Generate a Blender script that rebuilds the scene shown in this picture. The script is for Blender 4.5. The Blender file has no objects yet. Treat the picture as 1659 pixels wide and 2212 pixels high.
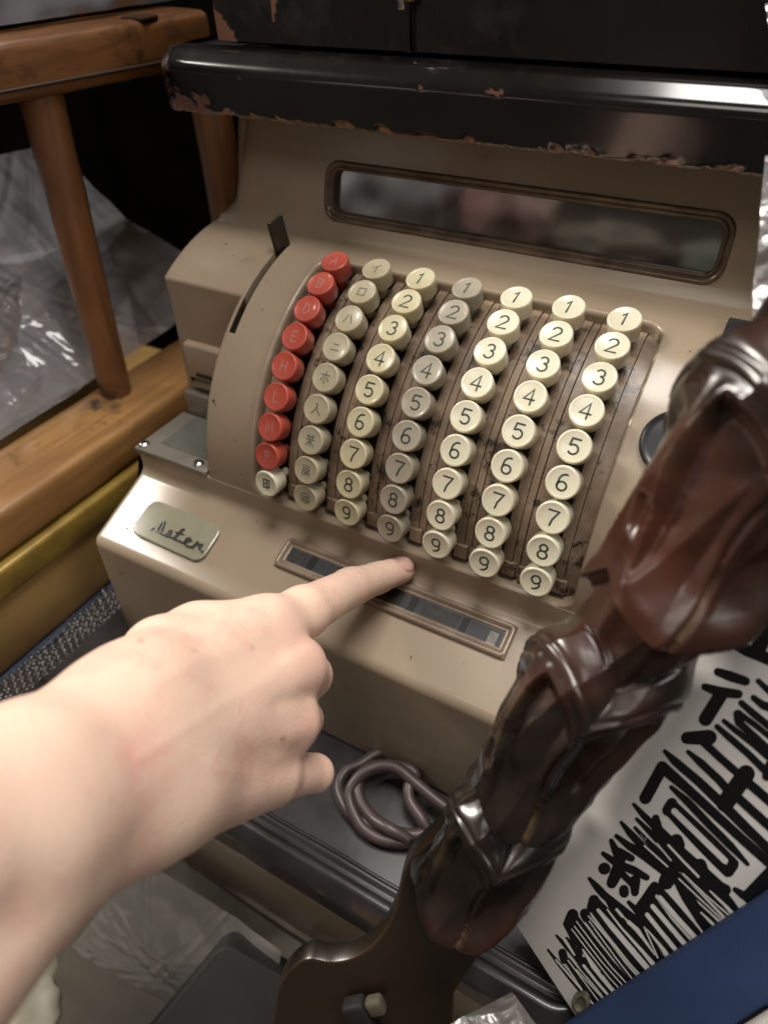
import bpy, bmesh, math, random
import numpy as np
from mathutils import Vector, Matrix, noise
random.seed(7); RNG = np.random.default_rng(7)
SC = bpy.context.scene
COL = SC.collection
MM = 0.001
# ------------------------------------------------------------------ camera
CAM = np.array([128.303876, -240.190112, 171.067678])
ROT = np.array([[0.866219, 0.305498, -0.395394], [0.498718, -0.577288, 0.646543], [-0.030739, -0.757238, -0.652415]])
FPX = 1555.13
cd = bpy.data.cameras.new('camera'); cam = bpy.data.objects.new('camera', cd); COL.objects.link(cam)
m = Matrix.Identity(4)
for i in range(3):
    m[i][0] = ROT[i, 0]; m[i][1] = -ROT[i, 1]; m[i][2] = -ROT[i, 2]; m[i][3] = CAM[i] * MM
cam.matrix_world = m
cd.sensor_fit = 'HORIZONTAL'; cd.sensor_width = 7.35; cd.lens = 7.35 * FPX / 1659
cd.clip_start = 0.01; cd.clip_end = 50
cd.dof.use_dof = True; cd.dof.focus_distance = 0.315; cd.dof.aperture_fstop = 1.9
SC.camera = cam
# ------------------------------------------------------------------ light
w = bpy.data.worlds.new('World'); SC.world = w; w.use_nodes = True
w.node_tree.nodes['Background'].inputs[0].default_value = (1.0, 0.9, 0.78, 1)
w.node_tree.nodes['Background'].inputs[1].default_value = 0.07
def area(name, loc, target, sx, sy, power, col):
    ld = bpy.data.lights.new(name, 'AREA'); ld.shape = 'RECTANGLE'; ld.size = sx; ld.size_y = sy
    ld.energy = power; ld.color = col
    o = bpy.data.objects.new(name, ld); COL.objects.link(o); o.location = loc
    z = (Vector(loc) - Vector(target)).normalized(); x = Vector((1, 0, 0)); x = (x - z * x.dot(z)).normalized(); y = z.cross(x)
    o.rotation_euler = Matrix((x, y, z)).transposed().to_euler()
    return o
area('ceiling_and_fill', (0.16, 0.07, 1.42), (0.06, 0.02, 0), 0.70, 0.60, 23.0, (1.0, 0.955, 0.90))
area('ceiling_and_fill', (0.05, -0.95, 1.20), (0.0, -0.1, -0.1), 0.60, 0.40, 2.4, (1.0, 0.955, 0.90))  # unseen front fill added to even out the hand
area('side_fill', (1.20, -0.30, 0.90), (0.0, -0.1, -0.05), 0.45, 0.45, 4.2, (1.0, 0.95, 0.89))  # unseen fill added from the right for the hand's shaded side
area('shop_lamp', (-1.22, -0.25, 0.98), (-0.1, 0.0, 0), 0.22, 0.22, 21.0, (1.0, 0.94, 0.85))
SC.view_settings.view_transform = 'Standard'; SC.view_settings.look = 'None'
SC.view_settings.exposure = 0.1; SC.view_settings.gamma = 1.0
SC.cycles.max_bounces = 8; SC.cycles.transparent_max_bounces = 12
SC.cycles.caustics_reflective = False; SC.cycles.caustics_refractive = False
try: SC.cycles.use_denoising = True
except Exception: pass

# ------------------------------------------------------------------ helpers
def ray(u, v):
    return ROT @ np.array([(u - 829.5) / FPX, (v - 1106) / FPX, 1.0])
def P(u, v, d):
    return CAM + ray(u, v) * d
def on(u, v, pt, nn):
    r = ray(u, v); nn = np.array(nn, float)
    return CAM + r * (((np.array(pt) - CAM) @ nn) / (r @ nn))
def obj(name, verts, faces, mat, parent=None, smooth=False, sharp=None):
    me = bpy.data.meshes.new(name)
    V = np.asarray(verts, dtype=float) * MM
    me.from_pydata(V.tolist(), [], [tuple(int(i) for i in f) for f in faces])
    if mat is not None: me.materials.append(mat)
    me.update()
    if smooth:
        me.polygons.foreach_set('use_smooth', [True] * len(me.polygons))
        if sharp is not None: me.set_sharp_from_angle(angle=math.radians(sharp))
    o = bpy.data.objects.new(name, me); COL.objects.link(o)
    if parent is not None: o.parent = parent
    return o
def tag(o, label=None, cat=None, group=None, kind=None):
    if label: o['label'] = label
    if cat: o['category'] = cat
    if group: o['group'] = group
    if kind: o['kind'] = kind
    return o
def thing(name, label, cat, group=None):
    o = bpy.data.objects.new(name, None); COL.objects.link(o); o.empty_display_size = 0.02
    return tag(o, label, cat, group)
def fixn(o):
    bm = bmesh.new(); bm.from_mesh(o.data); bmesh.ops.recalc_face_normals(bm, faces=bm.faces); bm.to_mesh(o.data); bm.free()
    return o
def grid(fn, us, vs, flip=False):
    V = [fn(a, b) for a in us for b in vs]; n = len(vs); F = []
    for i in range(len(us) - 1):
        for j in range(n - 1):
            q = (i * n + j, (i + 1) * n + j, (i + 1) * n + j + 1, i * n + j + 1)
            F.append(q[::-1] if flip else q)
    return V, F
def bevbox(name, lo, hi, mat, parent=None, bev=1.0, seg=2, M=None):
    bm = bmesh.new(); bmesh.ops.create_cube(bm, size=1.0)
    lo = np.array(lo, float); hi = np.array(hi, float)
    for v in bm.verts:
        v.co = Vector((lo + (np.array(v.co) + 0.5) * (hi - lo)).tolist())
    if bev > 0: bmesh.ops.bevel(bm, geom=bm.edges[:], offset=bev, segments=seg, profile=0.5, affect='EDGES')
    V = [list(v.co) for v in bm.verts]; F = [[v.index for v in f.verts] for f in bm.faces]
    bm.free()
    if M is not None: V = [list(M(np.array(p))) for p in V]
    return obj(name, V, F, mat, parent, True, 40)
def frame_from(p0, ex, ey, ez):
    p0 = np.array(p0, float); B = np.stack([ex, ey, ez], 1)
    return lambda q: p0 + B @ q
def nrm(a): a = np.array(a, float); return a / np.linalg.norm(a)
def sweep(path, rad, nseg=10, closed=False):
    path = np.array(path, float); n = len(path); V = []; F = []
    rad = np.broadcast_to(rad, (n,))
    up = np.array([0.13, 0.2, 0.97])
    for i in range(n):
        t = nrm(path[min(i + 1, n - 1)] - path[max(i - 1, 0)])
        a = nrm(np.cross(up, t)); b = np.cross(t, a)
        for k in range(nseg):
            c = 2 * math.pi * k / nseg
            V.append(path[i] + rad[i] * (math.cos(c) * a + math.sin(c) * b))
    for i in range(n - 1):
        for k in range(nseg):
            F.append((i * nseg + k, i * nseg + (k + 1) % nseg, (i + 1) * nseg + (k + 1) % nseg, (i + 1) * nseg + k))
    F.append(tuple(range(nseg))[::-1]); F.append(tuple((n - 1) * nseg + k for k in range(nseg)))
    return V, F
def spline(pts, n):
    pts = np.array(pts, float); m = len(pts); out = []
    for k in range(n):
        t = k / (n - 1) * (m - 1); i = min(int(t), m - 2); f = t - i
        p0 = pts[max(i - 1, 0)]; p1 = pts[i]; p2 = pts[i + 1]; p3 = pts[min(i + 2, m - 1)]
        out.append(0.5 * ((2 * p1) + (-p0 + p2) * f + (2 * p0 - 5 * p1 + 4 * p2 - p3) * f * f + (-p0 + 3 * p1 - 3 * p2 + p3) * f ** 3))
    return np.array(out)
def lathe(prof, n=28):
    V = []; F = []; m = len(prof)
    for r, z in prof:
        for k in range(n):
            a = 2 * math.pi * k / n; V.append((r * math.cos(a), r * math.sin(a), z))
    for i in range(m - 1):
        for k in range(n):
            F.append((i * n + k, i * n + (k + 1) % n, (i + 1) * n + (k + 1) % n, (i + 1) * n + k))
    F.append(tuple(range(n))[::-1]); F.append(tuple((m - 1) * n + k for k in range(n)))
    return V, F
def fillet(pts, rads, n=8):
    out = []
    pts = [np.array(p, float) for p in pts]
    for i, p in enumerate(pts):
        r = rads[i]
        if i == 0 or i == len(pts) - 1 or r <= 0: out.append(p); continue
        a = nrm(pts[i - 1] - p); b = nrm(pts[i + 1] - p)
        c = max(-0.999, min(0.999, a @ b)); h = math.acos(c) / 2
        t = min(r / math.tan(h), 0.48 * np.linalg.norm(pts[i - 1] - p), 0.48 * np.linalg.norm(pts[i + 1] - p)); r = t * math.tan(h)
        ctr = p + nrm(a + b) * (r / math.sin(h))
        s = p + a * t - ctr; e = p + b * t - ctr
        tot = math.acos(max(-1, min(1, (s @ e) / (r * r))))
        for k in range(n + 1):
            f = k / n
            q = (math.sin((1 - f) * tot) * s + math.sin(f * tot) * e) / math.sin(tot)
            out.append(ctr + q)
    return np.array(out)
def strokes_mesh(strokes, mapf, z0=0.0, dz=0.012, cap=6):
    """strokes: list of (points, width) -> flat round-ended ribbons, each a little above the last; mapf(x,y,h)->3d"""
    V = []; F = []
    for k, (pts, wd) in enumerate(strokes):
        h = z0 + dz * (k % 12)
        pts = [np.array(p, float) for p in pts]
        if len(pts) == 1: pts = [pts[0] - np.array([0.01 * wd, 0]), pts[0] + np.array([0.01 * wd, 0])]
        wd = np.broadcast_to(wd, (len(pts),))
        L = []; Rr = []
        for i, p in enumerate(pts):
            d0 = nrm(p - pts[i - 1]) if i > 0 else None
            d1 = nrm(pts[i + 1] - p) if i < len(pts) - 1 else None
            d = nrm((d0 if d0 is not None else 0) + (d1 if d1 is not None else 0)) if (d0 is not None and d1 is not None) else (d0 if d0 is not None else d1)
            nn = np.array([-d[1], d[0]])
            mit = 1.0
            if d0 is not None and d1 is not None: mit = 1 / max(0.6, math.sqrt((1 + d0 @ d1) / 2))
            L.append(p + nn * wd[i] / 2 * mit); Rr.append(p - nn * wd[i] / 2 * mit)
        de = nrm(pts[-1] - pts[-2]); ds = nrm(pts[0] - pts[1])
        def arc(c, d, r):
            nn = np.array([-d[1], d[0]])
            return [c + r * (math.cos(a) * nn + math.sin(a) * d) for a in [math.pi * j / cap for j in range(1, cap)]]
        poly = L + arc(pts[-1], de, wd[-1] / 2) + Rr[::-1] + arc(pts[0], ds, wd[0] / 2)
        b = len(V)
        n = len(pts)
        V += [mapf(q[0], q[1], h) for q in poly]
        # body quads + end fans
        e = n + cap - 1
        for i in range(n - 1):
            F.append((b + i, b + i + 1, b + e + (n - 2 - i), b + e + (n - 1 - i)))
        F.append([b + n - 1] + [b + n + j for j in range(cap - 1)] + [b + e])
        F.append([b + e + n - 1] + [b + e + n + j for j in range(cap - 1)] + [b])
    return V, F
def ell(cx, cy, rx, ry, a0, a1, n=12):
    return [(cx + rx * math.cos(math.radians(a0 + (a1 - a0) * k / n)), cy + ry * math.sin(math.radians(a0 + (a1 - a0) * k / n))) for k in range(n + 1)]
def fbm(p, oct=3):
    return noise.fractal(Vector(p), 1.0, 2.0, oct)

# ------------------------------------------------------------------ materials
def N(t, typ, **kw):
    n = t.nodes.new(typ)
    for k, v in kw.items():
        if k in ('blend_type', 'data_type', 'operation', 'feature', 'wave_type', 'bands_direction', 'attribute_name', 'interpolation', 'noise_dimensions', 'rings_direction'): setattr(n, k, v)
        else: n.inputs[k].default_value = v
    return n
def mat(name, col, rough=0.5, col2=None, scale=40, detail=5, lo=0.4, hi=0.65, spec=0.5, metal=0.0, coat=0.0, coatr=0.1, bump=0.0, bscale=200, rvar=0.0, sss=0.0, emis=None, stretch=None, col3=None, lo3=0.6, hi3=0.68, scale3=15):
    m = bpy.data.materials.new(name); m.use_nodes = True; t = m.node_tree; b = t.nodes['Principled BSDF']
    b.inputs['Base Color'].default_value = (*col, 1); b.inputs['Roughness'].default_value = rough
    b.inputs['Metallic'].default_value = metal; b.inputs['Specular IOR Level'].default_value = spec
    b.inputs['Coat Weight'].default_value = coat; b.inputs['Coat Roughness'].default_value = coatr
    if sss:
        b.inputs['Subsurface Weight'].default_value = sss; b.inputs['Subsurface Radius'].default_value = (1.0, 0.35, 0.2); b.inputs['Subsurface Scale'].default_value = 0.004
    tc = t.nodes.new('ShaderNodeTexCoord'); src = tc.outputs['Object']
    if stretch:
        mp = t.nodes.new('ShaderNodeMapping'); mp.inputs['Scale'].default_value = stretch; t.links.new(src, mp.inputs['Vector']); src = mp.outputs[0]
    last = None
    if col2 is not None:
        nz = N(t, 'ShaderNodeTexNoise', Scale=scale, Detail=detail, Roughness=0.6); t.links.new(src, nz.inputs['Vector'])
        mr = N(t, 'ShaderNodeMapRange'); mr.inputs['From Min'].default_value = lo; mr.inputs['From Max'].default_value = hi
        t.links.new(nz.outputs['Fac'], mr.inputs['Value'])
        mx = N(t, 'ShaderNodeMix', data_type='RGBA'); mx.inputs[6].default_value = (*col, 1); mx.inputs[7].default_value = (*col2, 1)
        t.links.new(mr.outputs[0], mx.inputs[0]); last = mx.outputs[2]
        if rvar:
            m2 = N(t, 'ShaderNodeMapRange'); m2.inputs['From Min'].default_value = 0.3; m2.inputs['From Max'].default_value = 0.7
            m2.inputs['To Min'].default_value = max(0.02, rough - rvar); m2.inputs['To Max'].default_value = rough + rvar
            t.links.new(nz.outputs['Fac'], m2.inputs['Value']); t.links.new(m2.outputs[0], b.inputs['Roughness'])
    if col3 is not None:
        nz3 = N(t, 'ShaderNodeTexNoise', Scale=scale3, Detail=6, Roughness=0.7); t.links.new(src, nz3.inputs['Vector'])
        mr3 = N(t, 'ShaderNodeMapRange'); mr3.inputs['From Min'].default_value = lo3; mr3.inputs['From Max'].default_value = hi3
        t.links.new(nz3.outputs['Fac'], mr3.inputs['Value'])
        mx3 = N(t, 'ShaderNodeMix', data_type='RGBA'); mx3.inputs[7].default_value = (*col3, 1)
        if last is not None: t.links.new(last, mx3.inputs[6])
        else: mx3.inputs[6].default_value = (*col, 1)
        t.links.new(mr3.outputs[0], mx3.inputs[0]); last = mx3.outputs[2]
    if last is not None: t.links.new(last, b.inputs['Base Color'])
    if bump:
        nb = N(t, 'ShaderNodeTexNoise', Scale=bscale, Detail=4); t.links.new(src, nb.inputs['Vector'])
        bp = N(t, 'ShaderNodeBump', Strength=bump, Distance=0.001); t.links.new(nb.outputs['Fac'], bp.inputs['Height']); t.links.new(bp.outputs[0], b.inputs['Normal'])
    return m
def attr_mix(m, attr, col, rough=None):
    """mix a wear colour stored as a mesh attribute into a material"""
    t = m.node_tree; b = t.nodes['Principled BSDF']
    a = N(t, 'ShaderNodeAttribute'); a.attribute_name = attr
    mx = N(t, 'ShaderNodeMix', data_type='RGBA'); mx.inputs[7].default_value = (*col, 1)
    l = b.inputs['Base Color'].links
    if l: t.links.new(l[0].from_socket, mx.inputs[6])
    else: mx.inputs[6].default_value = b.inputs['Base Color'].default_value
    t.links.new(a.outputs['Fac'], mx.inputs[0]); t.links.new(mx.outputs[2], b.inputs['Base Color'])
    return m
def setattr_f(o, name, vals):
    a = o.data.attributes.new(name, 'FLOAT', 'POINT'); a.data.foreach_set('value', np.asarray(vals, dtype=np.float32))

BEIGE = mat('beige_enamel', (0.35, 0.274, 0.195), 0.36, (0.285, 0.22, 0.152), 9, coat=0.35, coatr=0.16, bump=0.04, bscale=700, rvar=0.10, col3=(0.19, 0.13, 0.08), lo3=0.63, hi3=0.74, scale3=34)
BEIGE2 = mat('beige_pressed_metal', (0.36, 0.27, 0.20), 0.34, (0.32, 0.235, 0.17), 25, coat=0.3)
RIMM = mat('brown_worn_rim', (0.20, 0.145, 0.10), 0.3, (0.10, 0.07, 0.05), 60, metal=0.4)
RIMB = mat('worn_beige_rim', (0.32, 0.245, 0.18), 0.3, (0.20, 0.15, 0.11), 60, metal=0.2)
STRIP = mat('grimy_key_strip', (0.31, 0.23, 0.16), 0.36, (0.15, 0.102, 0.066), 40, 8, 0.40, 0.62, rvar=0.14, coat=0.2, coatr=0.25, col3=(0.035, 0.022, 0.014), lo3=0.56, hi3=0.63, scale3=90)
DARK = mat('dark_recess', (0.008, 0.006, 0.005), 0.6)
IVORY = mat('ivory_key_plastic', (0.73, 0.70, 0.55), 0.24, (0.69, 0.645, 0.47), 35, sss=0.25, coat=0.3, coatr=0.1, col3=(0.5, 0.42, 0.2), lo3=0.66, hi3=0.75, scale3=160)
CREAM = mat('yellowed_key_plastic', (0.60, 0.55, 0.37), 0.3, (0.52, 0.46, 0.28), 60, sss=0.2, coat=0.25, col3=(0.33, 0.26, 0.13), lo3=0.62, hi3=0.75, scale3=140)
GREYK = mat('grey_key_plastic', (0.37, 0.335, 0.26), 0.33, (0.31, 0.275, 0.21), 50, sss=0.1, coat=0.2, col3=(0.2, 0.17, 0.12), lo3=0.66, hi3=0.76, scale3=120)
TANK = mat('tan_key_plastic', (0.45, 0.40, 0.28), 0.33, (0.37, 0.32, 0.21), 50, sss=0.1, coat=0.2, col3=(0.25, 0.2, 0.12), lo3=0.64, hi3=0.76, scale3=120)
REDK = mat('red_key_plastic', (0.47, 0.078, 0.048), 0.42, (0.37, 0.065, 0.045), 50, sss=0.1, coat=0.2, col3=(0.3, 0.06, 0.045), lo3=0.62, hi3=0.75, scale3=120)
INK = mat('dark_engraving', (0.035, 0.038, 0.03), 0.6)
INKF = mat('faded_engraving', (0.12, 0.11, 0.08), 0.6)
INKR = mat('grey_letter_fill', (0.40, 0.155, 0.12), 0.6)
BLACKP = mat('black_plastic', (0.012, 0.012, 0.014), 0.32, (0.03, 0.03, 0.034), 30, coat=0.2)
LEVER = mat('dark_lever_metal', (0.05, 0.042, 0.032), 0.4, metal=0.6)
CHROME = mat('dull_chrome', (0.55, 0.53, 0.5), 0.25, metal=1.0)
TRAYM = mat('tray_metal', (0.27, 0.24, 0.20), 0.35, (0.2, 0.18, 0.15), 30, metal=0.35)
TRAYG = mat('tray_glass', (0.13, 0.13, 0.11), 0.12, (0.10, 0.10, 0.085), 40)
LACQ = mat('black_lacquer', (0.0035, 0.003, 0.003), 0.16, (0.008, 0.006, 0.006), 14, rvar=0.06, col3=(0.03, 0.026, 0.024), lo3=0.56, hi3=0.80, scale3=22, coat=0.8, coatr=0.1, bump=0.03, bscale=60)
attr_mix(LACQ, 'wear', (0.16, 0.075, 0.048))
LACQB = mat('scratched_black_lacquer', (0.018, 0.017, 0.019), 0.33, (0.035, 0.032, 0.034), 22, rvar=0.08, coat=0.25, coatr=0.25, bump=0.04, bscale=120)
attr_mix(LACQB, 'wear', (0.055, 0.035, 0.026))
WOODO = mat('varnished_orange_wood', (0.25, 0.108, 0.036), 0.42, (0.17, 0.065, 0.02), 30, 6, 0.35, 0.65, stretch=(3, 0.35, 3), coat=0.25, coatr=0.3, bump=0.08, col3=(0.03, 0.014, 0.007), lo3=0.63, hi3=0.70, scale3=18)
WOODL = mat('varnished_leg_wood', (0.25, 0.108, 0.036), 0.42, (0.14, 0.055, 0.02), 26, 6, 0.35, 0.65, stretch=(3, 3, 0.35), coat=0.25, coatr=0.3, bump=0.08, col3=(0.045, 0.018, 0.008), lo3=0.60, hi3=0.68, scale3=14)
WOODY = mat('worn_yellow_wood', (0.40, 0.20, 0.06), 0.5, (0.26, 0.12, 0.035), 22, 6, 0.35, 0.65, stretch=(2.2, 0.3, 2.2), coat=0.15, coatr=0.3, bump=0.08, col3=(0.035, 0.02, 0.012), lo3=0.57, hi3=0.66, scale3=26)
OCHRE = mat('ochre_board', (0.38, 0.235, 0.08), 0.5, (0.26, 0.15, 0.05), 16, stretch=(1, 0.4, 1), coat=0.1)
BRASS = mat('tarnished_brass', (0.34, 0.225, 0.045), 0.4, (0.22, 0.14, 0.03), 40, metal=0.25)
WOODD = mat('dark_carved_wood', (0.012, 0.008, 0.006), 0.3, (0.055, 0.015, 0.007), 12, 4, 0.48, 0.68, coat=0.6, coatr=0.2, bump=0.07, bscale=220, rvar=0.06)
attr_mix(WOODD, 'wear', (0.13, 0.085, 0.045))
APRON = mat('dusty_dark_board', (0.006, 0.0045, 0.003), 0.34, (0.013, 0.010, 0.006), 14, coat=0.3, coatr=0.3, col3=(0.06, 0.055, 0.045), lo3=0.72, hi3=0.76, scale3=140)
attr_mix(APRON, 'wear', (0.12, 0.06, 0.03))
SIGNW = mat('white_sign_enamel', (0.72, 0.70, 0.665), 0.35, (0.66, 0.64, 0.60), 12, coat=0.2, col3=(0.3, 0.27, 0.22), lo3=0.76, hi3=0.8, scale3=90)
SIGNB = mat('black_sign_paint', (0.006, 0.006, 0.007), 0.35)
BLUE = mat('blue_painted_metal', (0.030, 0.06, 0.15), 0.6, (0.022, 0.045, 0.12), 20)
CORD = mat('brown_rubber_cord', (0.062, 0.040, 0.037), 0.46, (0.045, 0.029, 0.027), 60, coat=0.15, coatr=0.3)
MATD = mat('matt_black_board', (0.020, 0.018, 0.017), 0.75, (0.026, 0.024, 0.022), 30)
DARKW = mat('dark_back_wall', (0.003, 0.0025, 0.002), 0.9, (0.006, 0.004, 0.003), 8, spec=0.02)
FLOORM = mat('dark_floor', (0.012, 0.010, 0.008), 0.9, (0.02, 0.017, 0.014), 8, spec=0.02)
PALE = mat('pale_crumpled_paper', (0.40, 0.37, 0.29), 0.6, (0.30, 0.27, 0.2), 30)
OLIVE = mat('pale_olive_plastic', (0.30, 0.28, 0.2), 0.4, (0.22, 0.2, 0.14), 30)
GREYB = mat('grey_package', (0.09, 0.083, 0.066), 0.5, (0.19, 0.178, 0.145), 14)
DGREY = mat('dark_grey_wrapped_box', (0.03, 0.028, 0.027), 0.7, (0.02, 0.018, 0.017), 14, spec=0.1)
SKIN = mat('skin', (0.80, 0.55, 0.43), 0.44, (0.82, 0.60, 0.465), 26, 3, 0.35, 0.65, spec=0.35, sss=0.22, bump=0.28, bscale=900, col3=(0.78, 0.44, 0.355), lo3=0.5, hi3=0.72, scale3=40)
attr_mix(SKIN, 'flush', (0.75, 0.40, 0.33))
attr_mix(SKIN, 'mole', (0.30, 0.15, 0.08))
NAIL = mat('fingernail', (0.76, 0.46, 0.39), 0.2, (0.74, 0.48, 0.40), 60, coat=0.4, coatr=0.15, sss=0.2)
attr_mix(NAIL, 'tip', (0.74, 0.68, 0.52))
def film(name, tint, fac, rough=0.12):
    m = bpy.data.materials.new(name); m.use_nodes = True; t = m.node_tree; t.nodes.clear()
    out = t.nodes.new('ShaderNodeOutputMaterial'); tr = t.nodes.new('ShaderNodeBsdfTransparent'); tr.inputs[0].default_value = (0.93, 0.93, 0.93, 1)
    gl = t.nodes.new('ShaderNodeBsdfGlossy'); gl.inputs['Roughness'].default_value = rough; gl.inputs[0].default_value = (0.9, 0.9, 0.92, 1)
    df = t.nodes.new('ShaderNodeBsdfTranslucent'); df.inputs[0].default_value = (*tint, 1)
    df2 = t.nodes.new('ShaderNodeBsdfDiffuse'); df2.inputs[0].default_value = (*tint, 1)
    ad = t.nodes.new('ShaderNodeMixShader'); ad.inputs[0].default_value = 0.5; t.links.new(df.outputs[0], ad.inputs[1]); t.links.new(df2.outputs[0], ad.inputs[2])
    fr = N(t, 'ShaderNodeLayerWeight'); fr.inputs[0].default_value = 0.35
    mr = t.nodes.new('ShaderNodeMapRange'); mr.inputs['To Min'].default_value = 0.11; mr.inputs['To Max'].default_value = 0.9; t.links.new(fr.outputs['Facing'], mr.inputs['Value'])
    m1 = t.nodes.new('ShaderNodeMixShader'); m1.inputs[0].default_value = fac; t.links.new(tr.outputs[0], m1.inputs[1]); t.links.new(ad.outputs[0], m1.inputs[2])
    m2 = t.nodes.new('ShaderNodeMixShader'); t.links.new(mr.outputs[0], m2.inputs[0]); t.links.new(m1.outputs[0], m2.inputs[1]); t.links.new(gl.outputs[0], m2.inputs[2])
    tc = t.nodes.new('ShaderNodeTexCoord'); nb = N(t, 'ShaderNodeTexNoise', Scale=30, Detail=2); t.links.new(tc.outputs['Object'], nb.inputs['Vector'])
    bp = N(t, 'ShaderNodeBump', Strength=0.12, Distance=0.004); t.links.new(nb.outputs['Fac'], bp.inputs['Height'])
    for n_ in (gl, df, df2): t.links.new(bp.outputs[0], n_.inputs['Normal'])
    t.links.new(m2.outputs[0], out.inputs[0])
    return m
def wood(name, c1, c2, dark, axis, rough=0.42, seed=0.0):
    m = mat(name, c1, rough, c2, 9, 3, 0.35, 0.7, coat=0.2, coatr=0.3, bump=0.0)
    t = m.node_tree; b = t.nodes['Principled BSDF']; tc = t.nodes['Texture Coordinate']
    mp = t.nodes.new('ShaderNodeMapping'); sc_ = [55.0, 55.0, 55.0]; sc_[axis] = 3.5; mp.inputs['Scale'].default_value = sc_; mp.inputs['Location'].default_value = (seed, seed, seed); t.links.new(tc.outputs['Object'], mp.inputs['Vector'])
    n1 = N(t, 'ShaderNodeTexNoise', Scale=0.45, Detail=3, Distortion=0.6); t.links.new(mp.outputs[0], n1.inputs['Vector'])
    mu = N(t, 'ShaderNodeMath', operation='MULTIPLY'); mu.inputs[1].default_value = 42.0; t.links.new(n1.outputs['Fac'], mu.inputs[0])
    si = N(t, 'ShaderNodeMath', operation='SINE'); t.links.new(mu.outputs[0], si.inputs[0])
    mr = N(t, 'ShaderNodeMapRange'); mr.inputs['From Min'].default_value = -0.2; mr.inputs['From Max'].default_value = 1.0; mr.inputs['To Max'].default_value = 0.75; t.links.new(si.outputs[0], mr.inputs['Value'])
    n2 = N(t, 'ShaderNodeTexNoise', Scale=3.2, Detail=5, Roughness=0.7); t.links.new(mp.outputs[0], n2.inputs['Vector'])
    m2 = N(t, 'ShaderNodeMapRange'); m2.inputs['From Min'].default_value = 0.52; m2.inputs['From Max'].default_value = 0.70; t.links.new(n2.outputs['Fac'], m2.inputs['Value'])
    n3 = N(t, 'ShaderNodeTexNoise', Scale=21, Detail=6, Roughness=0.7); t.links.new(tc.outputs['Object'], n3.inputs['Vector'])
    m3 = N(t, 'ShaderNodeMapRange'); m3.inputs['From Min'].default_value = 0.58; m3.inputs['From Max'].default_value = 0.70; t.links.new(n3.outputs['Fac'], m3.inputs['Value'])
    src = b.inputs['Base Color'].links[0].from_socket
    for fac, col, k_ in ((mr.outputs[0], c2, 1), (m2.outputs[0], c2, 1), (m3.outputs[0], dark, 1)):
        mx = N(t, 'ShaderNodeMix', data_type='RGBA'); t.links.new(fac, mx.inputs[0]); t.links.new(src, mx.inputs[6]); mx.inputs[7].default_value = (*col, 1); src = mx.outputs[2]
    t.links.new(src, b.inputs['Base Color'])
    bp = N(t, 'ShaderNodeBump', Strength=0.25, Distance=0.0006); t.links.new(n2.outputs['Fac'], bp.inputs['Height']); t.links.new(bp.outputs[0], b.inputs['Normal'])
    return m
WOODO = wood('varnished_orange_wood', (0.23, 0.098, 0.030), (0.115, 0.046, 0.016), (0.022, 0.012, 0.007), 1, 0.4, 3.0)
WOODL = wood('varnished_post_wood', (0.235, 0.10, 0.034), (0.105, 0.042, 0.016), (0.035, 0.016, 0.008), 2, 0.4, 8.0)
WOODY = wood('worn_yellow_wood', (0.40, 0.21, 0.065), (0.23, 0.11, 0.035), (0.045, 0.028, 0.016), 1, 0.5, 1.0)
FILM = film('clear_plastic_film', (0.62, 0.63, 0.68), 0.55, 0.10)
FILMM = film('milky_plastic_film', (0.50, 0.48, 0.43), 0.50, 0.25)
def glass(name, tint, fac):
    m = bpy.data.materials.new(name); m.use_nodes = True; t = m.node_tree; t.nodes.clear()
    out = t.nodes.new('ShaderNodeOutputMaterial'); tr = t.nodes.new('ShaderNodeBsdfTransparent'); tr.inputs[0].default_value = (*tint, 1)
    gl = t.nodes.new('ShaderNodeBsdfGlossy'); gl.inputs['Roughness'].default_value = 0.06
    mx = t.nodes.new('ShaderNodeMixShader'); fr = t.nodes.new('ShaderNodeFresnel'); fr.inputs[0].default_value = 1.5
    ma = N(t, 'ShaderNodeMath', operation='ADD'); ma.inputs[1].default_value = fac; t.links.new(fr.outputs[0], ma.inputs[0])
    t.links.new(ma.outputs[0], mx.inputs[0]); t.links.new(tr.outputs[0], mx.inputs[1]); t.links.new(gl.outputs[0], mx.inputs[2]); t.links.new(mx.outputs[0], out.inputs[0])
    return m
GLASS = glass('display_glass', (0.6, 0.6, 0.6), 0.14)
GLASSI = glass('indicator_glass', (0.8, 0.8, 0.8), 0.0)

# ------------------------------------------------------------------ setting
def quad(name, pts, m): return obj(name, pts, [(0, 1, 2, 3)], m)
tag(quad('floor', [(-1500, -1500, -760), (1500, -1500, -760), (1500, 1500, -760), (-1500, 1500, -760)], FLOORM), kind='structure')
tag(quad('wall', [(-1500, 620, -760), (1500, 620, -760), (1500, 620, 700), (-1500, 620, 700)], DARKW), kind='structure')
tag(quad('wall', [(-900, -700, -760), (-900, 640, -760), (-900, 640, 500), (-900, -700, 500)], DARKW), kind='structure')

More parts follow.
